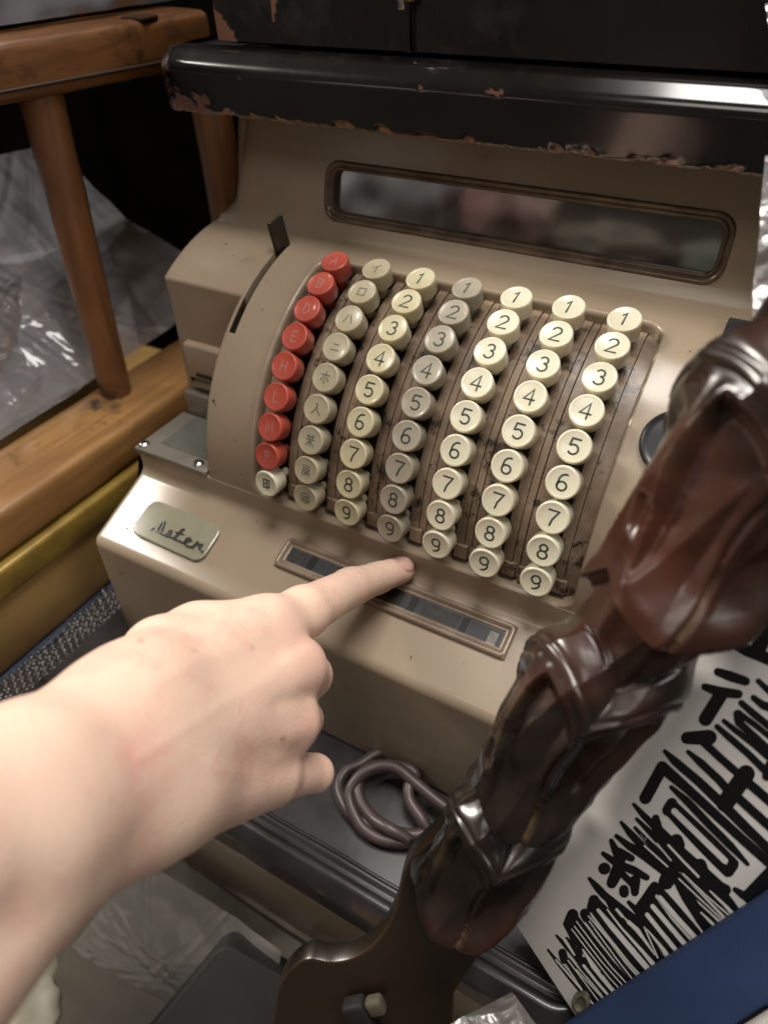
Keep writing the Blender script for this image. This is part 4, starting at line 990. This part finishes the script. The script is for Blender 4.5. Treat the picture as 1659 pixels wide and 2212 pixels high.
gaps(t1, .2, [([(200, 1245), (480, 1570)], 18), ([(330, 1250), (490, 1460), (800, 1880)], 12), ([(300, 1290), (485, 1572)], 12), ([(560, 1670), (765, 1920)], 18), ([(420, 1350), (640, 1590), (868, 1842)], 11),
 ([(298, 1030), (400, 1190)], [34, 20]), ([(500, 1305), (640, 1480), (790, 1655)], 28), ([(490, 1130), (600, 1310), (700, 1440), (830, 1590), (955, 1765)], [14, 46, 40, 44, 30]),
 ([(372, 912), (560, 1160), (780, 1440), (1038, 1714)], 13), ([(400, 880), (700, 1270), (1075, 1692)], 13), ([(425, 830), (620, 1090), (800, 1320), (1118, 1662)], 13), ([(562, 826), (840, 1210), (1165, 1628)], 13),
 ([(550, 770), (740, 1000), (1000, 1290), (1258, 1556)], 13), ([(655, 705), (800, 880), (1030, 1150), (1255, 1415)], [36, 58, 60, 58]), ([(755, 700), (900, 890), (1150, 1170), (1400, 1470)], [16, 22, 36, 66]),
 ([(855, 700), (920, 775)], 30), ([(985, 835), (1080, 920), (1270, 1190)], [40, 44, 12]), ([(1155, 890), (1300, 1222)], [14, 16]), ([(1180, 910), (1360, 1130), (1500, 1350)], [10, 40, 66]),
 ([(1185, 755), (1350, 960), (1530, 1180)], 46), ([(1245, 665), (1420, 870), (1610, 1095)], 50), ([(1322, 570), (1500, 780), (1720, 1020)], 52)])
gaps(t2, .25, [([(800, 1000), (930, 1140), (1060, 1272)], 20), ([(700, 985), (822, 1132)], 13), ([(592, 1004), (792, 1184)], 15), ([(925, 1245), (1120, 1430), (1330, 1612)], 13), ([(892, 1290), (1060, 1450), (1245, 1625)], 12),
 ([(1080, 1580), (1300, 1790)], [12, 40]), ([(1160, 1395), (1300, 1530), (1400, 1640)], [12, 26, 34]), ([(850, 705), (1060, 910), (1290, 1135)], 52), ([(620, 905), (600, 960), (560, 900)], 4)])
V, F = lathe([(6.2, 0.1), (6.2, 0.9), (4.0, 1.3), (2.6, 0.3), (0.5, 0.3)], 24)
e1 = nrm(np.cross(sn, [0, 0, 1])); e2 = np.cross(sn, e1); M = frame_from(spt(1256, 2166), e1 * 0.55, e2, sn)
obj('sign_eyelet', [M(np.array(p)) for p in V], F, mat('worn_eyelet', (0.22, 0.2, 0.15), 0.5, (0.05, 0.045, 0.03), 200, metal=0.3), sign, True, 40)
bl = [spt(*q, 6) for q in ((1190, 2226), (1659, 1917), (1760, 1850), (1900, 2100), (1659, 2152), (1450, 2290), (1300, 2400))]
slab('blue_rail', bl, 5.5, BLUE, 'broad blue painted rail across the foot of the white sign', 'rail', bev=1.2)
wl = [spt(*q, 14) for q in ((1550, 2218), (1700, 2122), (1900, 2060), (1900, 2400), (1500, 2400))]
slab('off_white_box', wl, 7, mat('off_white_panel', (0.5, 0.47, 0.44), 0.5, (0.42, 0.4, 0.37), 14), 'off white panel edge below the blue rail', 'panel', bev=2)

# ------------------------------------------------------------------ carved dark wooden leg
leg = thing('carved_furniture_leg', 'glossy dark carved furniture leg with petal cups leaning before the register', 'furniture leg')
AXP = [P(2060, 400, 160), P(1830, 715, 182), P(1600, 1030, 202), P(1390, 1343, 222), P(1200, 1569, 240), P(1096, 1765, 259), P(1022, 1884, 270), P(952, 2004, 287), P(890, 2125, 298)]
def carved():
    ax = spline(AXP, 900)
    L = np.concatenate([[0], np.cumsum(np.linalg.norm(np.diff(ax, axis=0), axis=1))])
    def s_of(p): return L[np.argmin(np.linalg.norm(ax - p, axis=1))]
    sA, sAt, sB, sBt, sC, sCt = [s_of(P(*q)) for q in ((1672, 932, 196), (1420, 1325, 220), (1296, 1509, 234), (1150, 1738, 254), (1098, 1818, 262), (1016, 1938, 276))]
    segs = [(sA, sAt, 31.5, 24.5, 1.2, 24.0, 21.0), (sB, sBt, 25.2, 19.5, 0.97, 19.0, 15.5), (sC, sCt, 23.2, 21.5, 0.92, 13.0, 13.0)]
    NS, NP = 760, 260
    S = np.linspace(20, sCt + 4, NS); PH = np.linspace(-math.pi, math.pi, NP, endpoint=False)
    SS, PP = np.meshgrid(S, PH, indexing='ij')
    ss = lambda x, a, b: np.clip((x - a) / (b - a), 0, 1) ** 2 * (3 - 2 * np.clip((x - a) / (b - a), 0, 1))
    stems = [(-1e3, sA, 24.0, 21.0), (sA, sB, 22.5, 16.5), (sB, sC, 15.0, 13.0), (sC, 1e4, 16.0, 14.0)]
    R = np.zeros_like(SS); Wr = np.zeros_like(SS)
    for a, b, r0, r1 in stems:
        k = (SS >= a) & (SS < b); f = np.clip((SS - a) / (b - a), 0, 1)
        R = np.where(k, r0 + (r1 - r0) * f, R)
    R += 0.8 * np.exp(-(PP / 0.13) ** 2)
    ap = np.abs(PP)
    for s0, s1, rc, re, k, rs_, _ in segs:
        # shoulder swelling out of the stem above the lip; three carved petals round the cup
        pm_ = (PP + math.pi / 3) % (2 * math.pi / 3) - math.pi / 3; a3 = np.abs(pm_)
        lip = s0 + 2 - k * 15.0 * np.abs(np.sin(1.5 * PP)) ** 0.75 - k * 4.5 * np.sin(PP)
        sh0, sh1 = lip - 17 * k, lip - 4 * k
        tip = s1 - k * 12.0 * (1 - np.abs(np.cos(1.5 * PP))) - k * 4.5 * np.sin(PP)
        f = np.clip((SS - lip) / (tip - lip), 0, 1); dl = (SS - lip) / k
        rr = rc * 0.93 + rc * 0.07 * np.sin(np.clip((SS - sh1) / (s1 - sh1), 0, 1) * math.pi)
        rr = rr + (re - rc * 0.93) * ss(SS, s0, s1) + 0 * PP
        body = np.where(SS < sh1, R + (rr - R) * ss(SS, sh0, sh1), rr)
        for c_ in (-0.75, 0.45):
            body = body - 1.6 * k * np.exp(-((SS - (sh0 + 3.0 * k)) / (0.7 * k)) ** 2) * np.exp(-((PP - c_) / 0.33) ** 4)
        body = body + 0.8 * k * np.exp(-((dl + 1.3) / 1.4) ** 4) - 0.8 * k * ss(dl, -0.1, 0.5) * (1 - ss(f, 0.2, 0.8))
        # scooped faces either side of the centre line, left standing as bars between the petals
        edge = 0.80 + 0.10 * np.sin(f * 5)
        hol = ss(dl, 3.5, 9.5) * (1 - ss(f, 0.60, 0.95)) * (1 - ss(a3, edge, edge + 0.09))
        body = body - 5.2 * k * hol * (0.50 + 0.50 * np.clip(a3 / 0.22, 0, 1))
        body = body + 0.4 * k * np.exp(-((a3 - edge - 0.10) / 0.07) ** 2) * ss(dl, 1, 4) * (1 - ss(f, 0.5, 0.7))
        body = body - 1.6 * k * np.exp(-((PP + 1.0) / 0.10) ** 2) * ss(f, 0.58, 0.62) * (1 - ss(f, 0.72, 0.8))
        g = np.exp(-((pm_ - 0.04 * np.sin(f * 9 + k)) / 0.04) ** 2) * ss(dl, 0.5, 3)
        body = body - 1.6 * g
        body = body + 3.4 * k * np.exp(-((f - 1.0) / 0.18) ** 2) * np.exp(-(PP / 1.15) ** 4) * (1 - 0.5 * ss(a3, 0.6, 1.0))
        inside = ss(SS, sh0, sh0 + 2) * (1 - ss(SS, tip - 0.9, tip + 0.5))
        R = R * (1 - inside) + np.maximum(body, R * (SS > sh1) + body * (SS <= sh1)) * inside
        Wr = np.maximum(Wr, inside * np.clip(g * ss(f, 0.52, 0.85), 0, 1) * (np.abs(PP) < 1))
        Wr = np.maximum(Wr, 0.30 * inside * np.exp(-((a3 - edge - 0.10) / 0.05) ** 2) * ss(f, 0.1, 0.3) * (1 - ss(f, 0.5, 0.7)) * (PP < 0))
        Wr = np.maximum(Wr, 0.25 * np.exp(-((SS - tip) / 0.6) ** 2) * (ap < 1.6))
        for c in (-0.85, 0.85):
            R += 1.5 * np.exp(-((PP - c) / 0.20) ** 2) * ss(SS, tip + 1, tip + 3) * (1 - ss(SS, tip + 12 * k, tip + 16 * k))
    ch = 0.5 * np.sin(SS * 0.21 + 2 * np.sin(PP + 1.0)) * np.cos(2 * PP + 0.05 * SS) + 0.35 * np.sin(SS * 0.43 + 3 * np.cos(PP * 2 + 0.4))
    R += 0.25 * ch
    tw = PP + 0.012 * SS; nf = 9; sec = 2 * math.pi / nf
    fac = math.cos(sec / 2) / np.cos(((tw) % sec) - sec / 2)
    R *= 1 + 0.75 * (fac - 1) + 0.012
    tw2 = PP - 0.03 * SS
    R -= 0.30 * np.abs(np.sin(SS * 0.17 + 1.7 * np.sin(2 * tw2))) ** 2 * (np.abs(PP) < 2.2)
    for c_, s_ in ((0.15, 0.9), (-1.1, 0.6), (0.9, 0.55)):
        R -= 0.28 * (np.abs(((SS * 0.08 + c_ * 3 + s_ * np.sin(PP * 2 + c_)) % 1) - 0.5))
    Wr = Wr * np.clip(0.75 + 1.6 * np.roll(ch, 40, 1) + 0.5 * np.sin(SS * 2.3 + 4 * np.sin(SS * 0.7)), 0, 1)
    t = np.gradient(ax, axis=0); t /= np.linalg.norm(t, axis=1)[:, None]
    V = np.zeros((NS, NP, 3))
    perp_img = nrm(ROT @ np.array([.8, .6, 0]))
    for i, s in enumerate(S):
        c = np.array([np.interp(s, L, ax[:, q]) for q in range(3)]); T = nrm([np.interp(s, L, t[:, q]) for q in range(3)])
        v = nrm(CAM - c); v = nrm(v - T * (v @ T)); sd = np.cross(T, v)
        if sd @ perp_img < 0: sd = -sd
        a0 = 0.36
        fr_ = v * math.cos(a0) + sd * math.sin(a0); rt = sd * math.cos(a0) - v * math.sin(a0)
        V[i] = c + R[i][:, None] * (np.cos(PH)[:, None] * fr_ + np.sin(PH)[:, None] * rt)
    F = []
    for i in range(NS - 1):
        for j in range(NP): F.append((i * NP + j, i * NP + (j + 1) % NP, (i + 1) * NP + (j + 1) % NP, (i + 1) * NP + j))
    F.append(tuple(range(NP))); F.append(tuple((NS - 1) * NP + j for j in range(NP)))
    o = fixn(obj('carved_shaft', V.reshape(-1, 3), F, WOODD, leg, True, 60)); setattr_f(o, 'wear', np.clip(Wr, 0, 1).ravel())
carved()
def apron():
    out = [(1075, 1690, 268), (960, 1790, 288), (890, 1855, 300), (868, 1905, 306), (855, 1960, 310), (835, 2005, 312), (800, 2048, 313), (760, 2072, 313), (715, 2080, 313), (670, 2073, 313), (640, 2085, 313), (612, 2115, 312), (598, 2150, 311), (585, 2240, 309), (580, 2340, 306), (990, 2340, 296), (975, 2260, 296), (980, 2150, 296), (1030, 2075, 292), (1080, 1985, 284), (1120, 1850, 272), (1130, 1740, 264)]
    a0, b0, c0_ = P(598, 2150, 311), P(1075, 1690, 268), P(980, 2150, 296)
    nn = nrm(np.cross(b0 - a0, c0_ - a0)); nn = nn if nn @ (CAM - a0) > 0 else -nn
    uv_ = np.array([q[:2] for q in out], float); uv_ = np.concatenate([spline(uv_[:14], 90), uv_[14:]])
    pts = [on(u, v, a0, nn) for u, v in uv_]
    bm = bmesh.new(); vs = [bm.verts.new(p) for p in pts]; f = bm.faces.new(vs)
    r = bmesh.ops.extrude_face_region(bm, geom=[f])
    dn = nrm(-nn + 0.25 * (ROT @ np.array([0, -1.0, 0])))
    for v in r['geom']:
        if isinstance(v, bmesh.types.BMVert): v.co += Vector((dn * 9).tolist())
    bmesh.ops.recalc_face_normals(bm, faces=bm.faces)
    bmesh.ops.bevel(bm, geom=[e for e in bm.edges], offset=1.2, segments=2, profile=0.5, affect='EDGES')
    V = [list(v.co) for v in bm.verts]; F = [[v.index for v in f.verts] for f in bm.faces]; bm.free()
    o = fixn(obj('apron_board', V, F, APRON, leg, True, 30))
    d = (np.array(V) - a0) @ nn; setattr_f(o, 'wear', np.clip(1 - np.abs(d + 0.6) / 0.8, 0, 1) * 0.4)
    return a0, nn
a0, nnA = apron()
plug = thing('cable_plug', 'grey plug with a beige tip beside the dark apron board', 'plug')
M0 = on(770, 2180, a0 + nnA * 6, nnA); M1 = on(835, 2165, a0 + nnA * 6, nnA); ex = nrm(M1 - M0); ey = np.cross(nnA, ex)
M = frame_from(M0, ex, ey, nnA)
bevbox('plug_body', (-6, -11, -5), (4, 3, 2.5), mat('grey_plug', (0.016, 0.014, 0.014), 0.6, spec=0.2), plug, 1.8, 3, M)
bevbox('plug_tip', (4.2, -5.5, -4), (12, 2.5, 2), mat('beige_plug_tip', (0.075, 0.062, 0.046), 0.6, spec=0.2), plug, 2, 3, M)
bevbox('plug_cable', (-8, -45, -4), (0, -11.2, 2), mat('grey_flat_cable', (0.03, 0.03, 0.037), 0.6, spec=0.2), plug, 1.8, 3, M)

# ------------------------------------------------------------------ plastic at the right edge and the bottom
V, F = crumple(bil(P(1652, -60, 235), P(1900, -60, 225), P(1900, 260, 225), P(1682, 180, 238)), 40, 60, 5, 0.05, 21)
tag(obj('plastic_bag', V, F, FILMM, None, True), 'silvery plastic bag at the upper right beside the chest', 'plastic bag')
V, F = crumple(bil(P(1656, 330, 235), P(1900, 330, 228), P(1900, 780, 222), P(1618, 760, 232)), 50, 90, 1.8, 0.06, 42)
SLEEVE = film('dusty_plastic_sleeve', (0.22, 0.20, 0.175), 0.75, 0.3)
tag(obj('plastic_sleeve', V, F, SLEEVE, None, True), 'dusty plastic sleeve between the register and the carved leg', 'plastic sleeve')
V, F = crumple(bil(P(965, 2225, 285), P(1105, 2150, 285), P(1190, 2260, 280), P(1030, 2330, 280)), 50, 50, 3, 0.05, 63)
tag(obj('plastic_corner', V, F, FILMM, None, True), 'pale plastic bag corner at the bottom edge of the picture', 'plastic bag')

# ------------------------------------------------------------------ person: arm and pointing hand (one continuous surface)
def sdf_mesh(f, lo, hi, h, B=8):
    lo = np.array(lo, float); nb = np.ceil((np.array(hi) - lo) / (h * B)).astype(int); n = nb * B
    bx = [lo[k] + h * (np.arange(nb[k]) * B + (B - 1) / 2) for k in range(3)]
    C = np.stack(np.meshgrid(*bx, indexing='ij'), -1).reshape(-1, 3)
    dc = f(C); act = np.abs(dc) < h * B * 0.87 + 6 * h
    D = np.repeat(np.repeat(np.repeat(dc.reshape(nb), B, 0), B, 1), B, 2).astype(np.float32)
    ids = np.stack(np.unravel_index(np.nonzero(act)[0], nb), 1)
    loc = np.stack(np.meshgrid(*[np.arange(B)] * 3, indexing='ij'), -1).reshape(-1, 3)
    for c0 in range(0, len(ids), 400):
        I = (ids[c0:c0 + 400, None, :] * B + loc[None]).reshape(-1, 3)
        D[I[:, 0], I[:, 1], I[:, 2]] = f(lo + h * I)
    ins = D < 0
    s = [slice(0, -1), slice(1, None)]
    cnt = sum(ins[s[a], s[b], s[c]].astype(np.int8) for a in (0, 1) for b in (0, 1) for c in (0, 1))
    cells = np.stack(np.nonzero((cnt > 0) & (cnt < 8)), 1)
    idx = -np.ones(cnt.shape, dtype=np.int64); idx[tuple(cells.T)] = np.arange(len(cells))
    acc = np.zeros((len(cells), 3)); num = np.zeros(len(cells))
    cor = [(a, b, c) for a in (0, 1) for b in (0, 1) for c in (0, 1)]
    val = {q: D[cells[:, 0] + q[0], cells[:, 1] + q[1], cells[:, 2] + q[2]] for q in cor}
    for q in cor:
        for ax_ in range(3):
            if q[ax_] == 0:
                r = list(q); r[ax_] = 1; r = tuple(r); va, vb = val[q], val[r]; k = (va < 0) != (vb < 0)
                t = np.where(k, va / np.where(k, va - vb, 1), 0); p = np.tile(np.array(q, float), (len(cells), 1)); p[:, ax_] += t
                acc += p * k[:, None]; num += k
    V = lo + h * (cells + acc / num[:, None])
    F = []
    for ax_ in range(3):
        a1, a2 = [(1, 2), (2, 0), (0, 1)][ax_]
        sl0 = [slice(None)] * 3; sl1 = [slice(None)] * 3; sl0[ax_] = slice(0, -1); sl1[ax_] = slice(1, None)
        e = ins[tuple(sl0)] != ins[tuple(sl1)]; E_ = np.stack(np.nonzero(e), 1)
        E_ = E_[(E_[:, a1] > 0) & (E_[:, a2] > 0) & (E_[:, a1] < n[a1] - 1) & (E_[:, a2] < n[a2] - 1)]
        def g(d1, d2):
            q = E_.copy(); q[:, a1] -= d1; q[:, a2] -= d2; return idx[tuple(q.T)]
        Q = np.stack([g(1, 1), g(0, 1), g(0, 0), g(1, 0)], 1)
        flip = ins[tuple(E_.T)]; Q = np.where(flip[:, None], Q, Q[:, ::-1]); F.append(Q)
    F = np.concatenate(F)
    for _ in range(2):
        e = 0.25; d = f(V); G = np.stack([(f(V + np.eye(3)[k] * e) - f(V - np.eye(3)[k] * e)) / (2 * e) for k in range(3)], 1)
        V = V - G * (np.clip(d, -h, h) / np.maximum((G ** 2).sum(1), 0.2))[:, None]
    return V, F
def capsule(p, a, b, ra, rb):
    ab = b - a; t = np.clip(((p - a) @ ab) / (ab @ ab), 0, 1)
    return np.linalg.norm(p - a - t[:, None] * ab, axis=1) - (ra + (rb - ra) * t)
def smin(a, b, k):
    h = np.clip(0.5 + 0.5 * (b - a) / k, 0, 1); return b * (1 - h) + a * h - k * h * (1 - h)
H = {k: P(*v) for k, v in dict(
    ftip=(866, 1231, 351), dip=(815, 1249, 341), pip=(757, 1269, 324), web=(655, 1323, 290), imcp=(572, 1368, 272),
    mmcp=(632, 1443, 268), rmcp=(618, 1560, 262), pmcp=(575, 1672, 258),
    mpip=(668, 1460, 306), rpip=(650, 1555, 304), ppip=(655, 1668, 284), mtip=(560, 1470, 312), rtip=(560, 1560, 312), ptip=(560, 1650, 306), pknee=(680, 1671, 283),
    w1=(285, 1545, 216), w2=(330, 1700, 214), w3=(300, 1615, 212), e1=(55, 1715, 178), e2=(45, 1845, 178), e3=(50, 1780, 173), f1=(-230, 1880, 150), f2=(-230, 2120, 150), hyp=(480, 1700, 252), thm=(430, 1381, 258), thm2=(352, 1420, 243), tht=(520, 1420, 290)).items()}
NRM = lambda a: a / np.linalg.norm(a)
VEINS = [([(300, 1640), (400, 1575), (500, 1510), (590, 1465)], 13, 0.22), ([(470, 1530), (530, 1600), (600, 1640)], 12, 0.18), ([(360, 1600), (440, 1650), (540, 1680)], 14, 0.15), ([(330, 1480), (450, 1420), (560, 1375)], 22, 0.3),
         ([(655, 1500), (640, 1510), (600, 1520)], 18, -0.5), ([(660, 1600), (640, 1612), (590, 1620)], 18, -0.4), ([(665, 1375), (640, 1395), (600, 1410)], 16, -0.5)]
AXF = NRM(H['ftip'] - H['dip']); NV = NRM(CAM - H['ftip']); NV = NRM(NV - AXF * (NV @ AXF))
_u = ROT @ np.array([0, -1.0, 0]); _u = NRM(_u - AXF * (_u @ AXF)); NV = NRM(NV * 0.90 + _u * 0.44); NV = NRM(NV - AXF * (NV @ AXF)); SDV = np.cross(AXF, NV)
def hand(p):
    c = lambda a, b, ra, rb: capsule(p, H[a], H[b], ra, rb)
    d = c('ftip', 'dip', 6.7, 7.5)
    d = smin(d, c('dip', 'pip', 7.5, 8.7), 2.0)
    d = smin(d, c('pip', 'web', 8.7, 10.2), 3.0)
    d = smin(d, c('web', 'imcp', 10.2, 12.5), 4.0)
    pal = c('imcp', 'w1', 13.0, 18.0)
    pal = smin(pal, c('mmcp', 'w3', 12.5, 18.0), 6)
    pal = smin(pal, c('rmcp', 'w3', 12.0, 18.0), 6)
    pal = smin(pal, c('pmcp', 'w2', 12.5, 18.0), 6)
    pal = smin(pal, c('hyp', 'w2', 13.0, 17.5), 6)
    pal = smin(pal, smin(c('thm', 'thm2', 12.3, 13.6), c('thm2', 'w1', 13.6, 17.6), 3), 8)
    arm = smin(c('w1', 'e1', 18.0, 22.0), c('w2', 'e2', 18.0, 22.0), 5)
    arm = smin(arm, c('w3', 'e3', 18.0, 22.0), 5)
    arm = smin(arm, smin(c('e1', 'f1', 22.0, 25.0), c('e2', 'f2', 22.0, 25.0), 5), 5)
    pal = smin(pal, c('thm', 'imcp', 12.0, 13.2), 6)
    d2 = smin(pal, arm, 14)
    d = smin(d, d2, 4.5)
    for a, b, t_, r in (('mmcp', 'mpip', 'mtip', 9.5), ('rmcp', 'rpip', 'rtip', 9.0)):
        d = smin(d, smin(c(a, b, 11.0, r), c(b, t_, r, 8.0), 2.5), 4)
    q = smin(c('pmcp', 'pknee', 10.5, 7.2), c('pknee', 'ptip', 7.2, 7.0), 2.0)
    d = smin(d, q, 3)
    d = smin(d, smin(c('thm', 'tht', 11, 9), 1e3 + 0 * d, 1), 4)
    # knuckle bumps, tendons and finger creases
    for k, r, a in (('mmcp', 9, 1.6), ('rmcp', 9, 1.0), ('imcp', 10, 1.0)):
        cc = H[k] + NRM(CAM - H[k]) * 11 ; d = d - a * np.exp(-(np.linalg.norm(p - cc, axis=1) / r) ** 2)
    for k, w_, am in (('mmcp', 'w3', 0.5), ('imcp', 'w1', 0.7), ('rmcp', 'w3', 0.45), ('pmcp', 'w2', 0.4)):
        A = H[k] + NRM(CAM - H[k]) * 12; Bq = H[w_] + NRM(CAM - H[w_]) * 19
        d = d - am * np.exp(-(np.maximum(capsule(p, A, Bq, 0, 0), 0) / 3.2) ** 2)
    z_ = (p - CAM) @ ROT; uu = 829.5 + FPX * z_[:, 0] / z_[:, 2]; vv = 1106 + FPX * z_[:, 1] / z_[:, 2]
    for line, wd_, am in VEINS:
        best = np.full(len(p), 1e9)
        for (x0, y0), (x1, y1) in zip(line[:-1], line[1:]):
            t = np.clip(((uu - x0) * (x1 - x0) + (vv - y0) * (y1 - y0)) / ((x1 - x0) ** 2 + (y1 - y0) ** 2), 0, 1)
            best = np.minimum(best, np.hypot(uu - x0 - t * (x1 - x0), vv - y0 - t * (y1 - y0)))
        d = d - am * np.exp(-(best / wd_) ** 2)
    rel = p - H['ftip']; fx = rel @ AXF; fy = np.arctan2(rel @ SDV, rel @ NV) * 6.9; rho = np.sqrt(((fx - 1.4) / 6.4) ** 2 + (fy / 5.4) ** 2)
    d = d + 0.40 * np.exp(-((rho - 1.06) / 0.13) ** 2) * (rel @ NV > 0) * (fx < 6) * (np.linalg.norm(rel, axis=1) < 12)
    for off, am, w_ in ((-3.6, 0.36, 0.8), (-0.8, 0.52, 0.8), (2.0, 0.48, 0.8), (4.4, 0.30, 0.7)):
        ax_ = NRM(H['dip'] - H['web']); s = (p - H['pip']) @ ax_; rel = p - H['pip'] - s[:, None] * ax_; 
        side = rel @ NRM(np.cross(ax_, NRM(CAM - H['pip']))); s2 = s + 0.03 * side ** 2 * (1 if off > 0 else -1)
        d = d + am * np.exp(-((s2 - off) / w_) ** 2) * np.exp(-(np.linalg.norm(rel, axis=1) / 11) ** 4) * (np.abs(s) < 12)
    for off, am in ((-0.8, 0.34), (1.3, 0.30)):
        ax_ = NRM(H['ftip'] - H['pip']); s = (p - H['dip']) @ ax_; d = d + am * np.exp(-((s - off) / 0.7) ** 2) * (np.linalg.norm(p - H['dip'], axis=1) < 10)
    return d
allp = np.array([v for k, v in H.items()])
lo_ = allp.min(0) - 38; hi_ = allp.max(0) + 30
V, F = sdf_mesh(hand, lo_, hi_, 1.15)
person = obj('person', V, F, SKIN, None, True)
fl = np.zeros(len(V))
for k, r, a in (('mmcp', 13, 0.85), ('rmcp', 13, 0.5), ('imcp', 14, 0.35), ('ftip', 8, 0.55), ('pip', 8, 0.35), ('pknee', 10, 0.35), ('w1', 30, 0.15)):
    fl = np.maximum(fl, a * np.exp(-(np.linalg.norm(V - (H[k] + NRM(CAM - H[k]) * 4), axis=1) / r) ** 2))
setattr_f(person, 'flush', fl)
z_ = (V - CAM) @ ROT; uu = 829.5 + FPX * z_[:, 0] / z_[:, 2]; vv = 1106 + FPX * z_[:, 1] / z_[:, 2]
ml = np.zeros(len(V))
for x_, y_, r_, a_ in ((304, 1384, 6, 0.7), (611, 1597, 5.5, 0.9), (545, 1400, 5, 0.35), (420, 1405, 6, 0.3), (240, 1730, 7, 0.25)): ml = np.maximum(ml, a_ * np.exp(-(np.hypot(uu - x_, vv - y_) / r_) ** 2))
setattr_f(person, 'mole', ml)
tag(person, 'bare pale forearm and hand pointing its index finger at the keys', 'person')
# nail laid on the finger tip
axf, nv, sdv = AXF, NV, SDV
nV = []; nF = []; tipv = []
nu, nvn = 17, 17
for i in range(nu):
    for j in range(nvn):
        a = -1 + 2 * i / (nu - 1); b = -1 + 2 * j / (nvn - 1)
        x = a * math.sqrt(1 - b * b / 2); y = b * math.sqrt(1 - a * a / 2)
        sx = 1.6 + x * 6.0; sy = y * 5.0
        ang = sy / 6.9
        q = H['ftip'] + axf * sx + (sdv * math.sin(ang) + nv * math.cos(ang)) * 20
        dr = -(sdv * math.sin(ang) + nv * math.cos(ang))
        for _ in range(40):
            dd = float(hand(q[None])[0])
            if dd < 0.02: break
            q = q + dr * min(dd, 2.0) * 0.9
            if (q - H['ftip']) @ (-dr) < 1.5: break
        nV.append(q - dr * (0.28 - 0.2 * max(abs(x), abs(y)) ** 4)); tipv.append(1.0 if x > 0.6 else 0.0)
for i in range(nu - 1):
    for j in range(nvn - 1): nF.append((i * nvn + j, (i + 1) * nvn + j, (i + 1) * nvn + j + 1, i * nvn + j + 1))
nl = fixn(obj('fingernail', nV, nF, NAIL, person, True)); setattr_f(nl, 'tip', tipv)
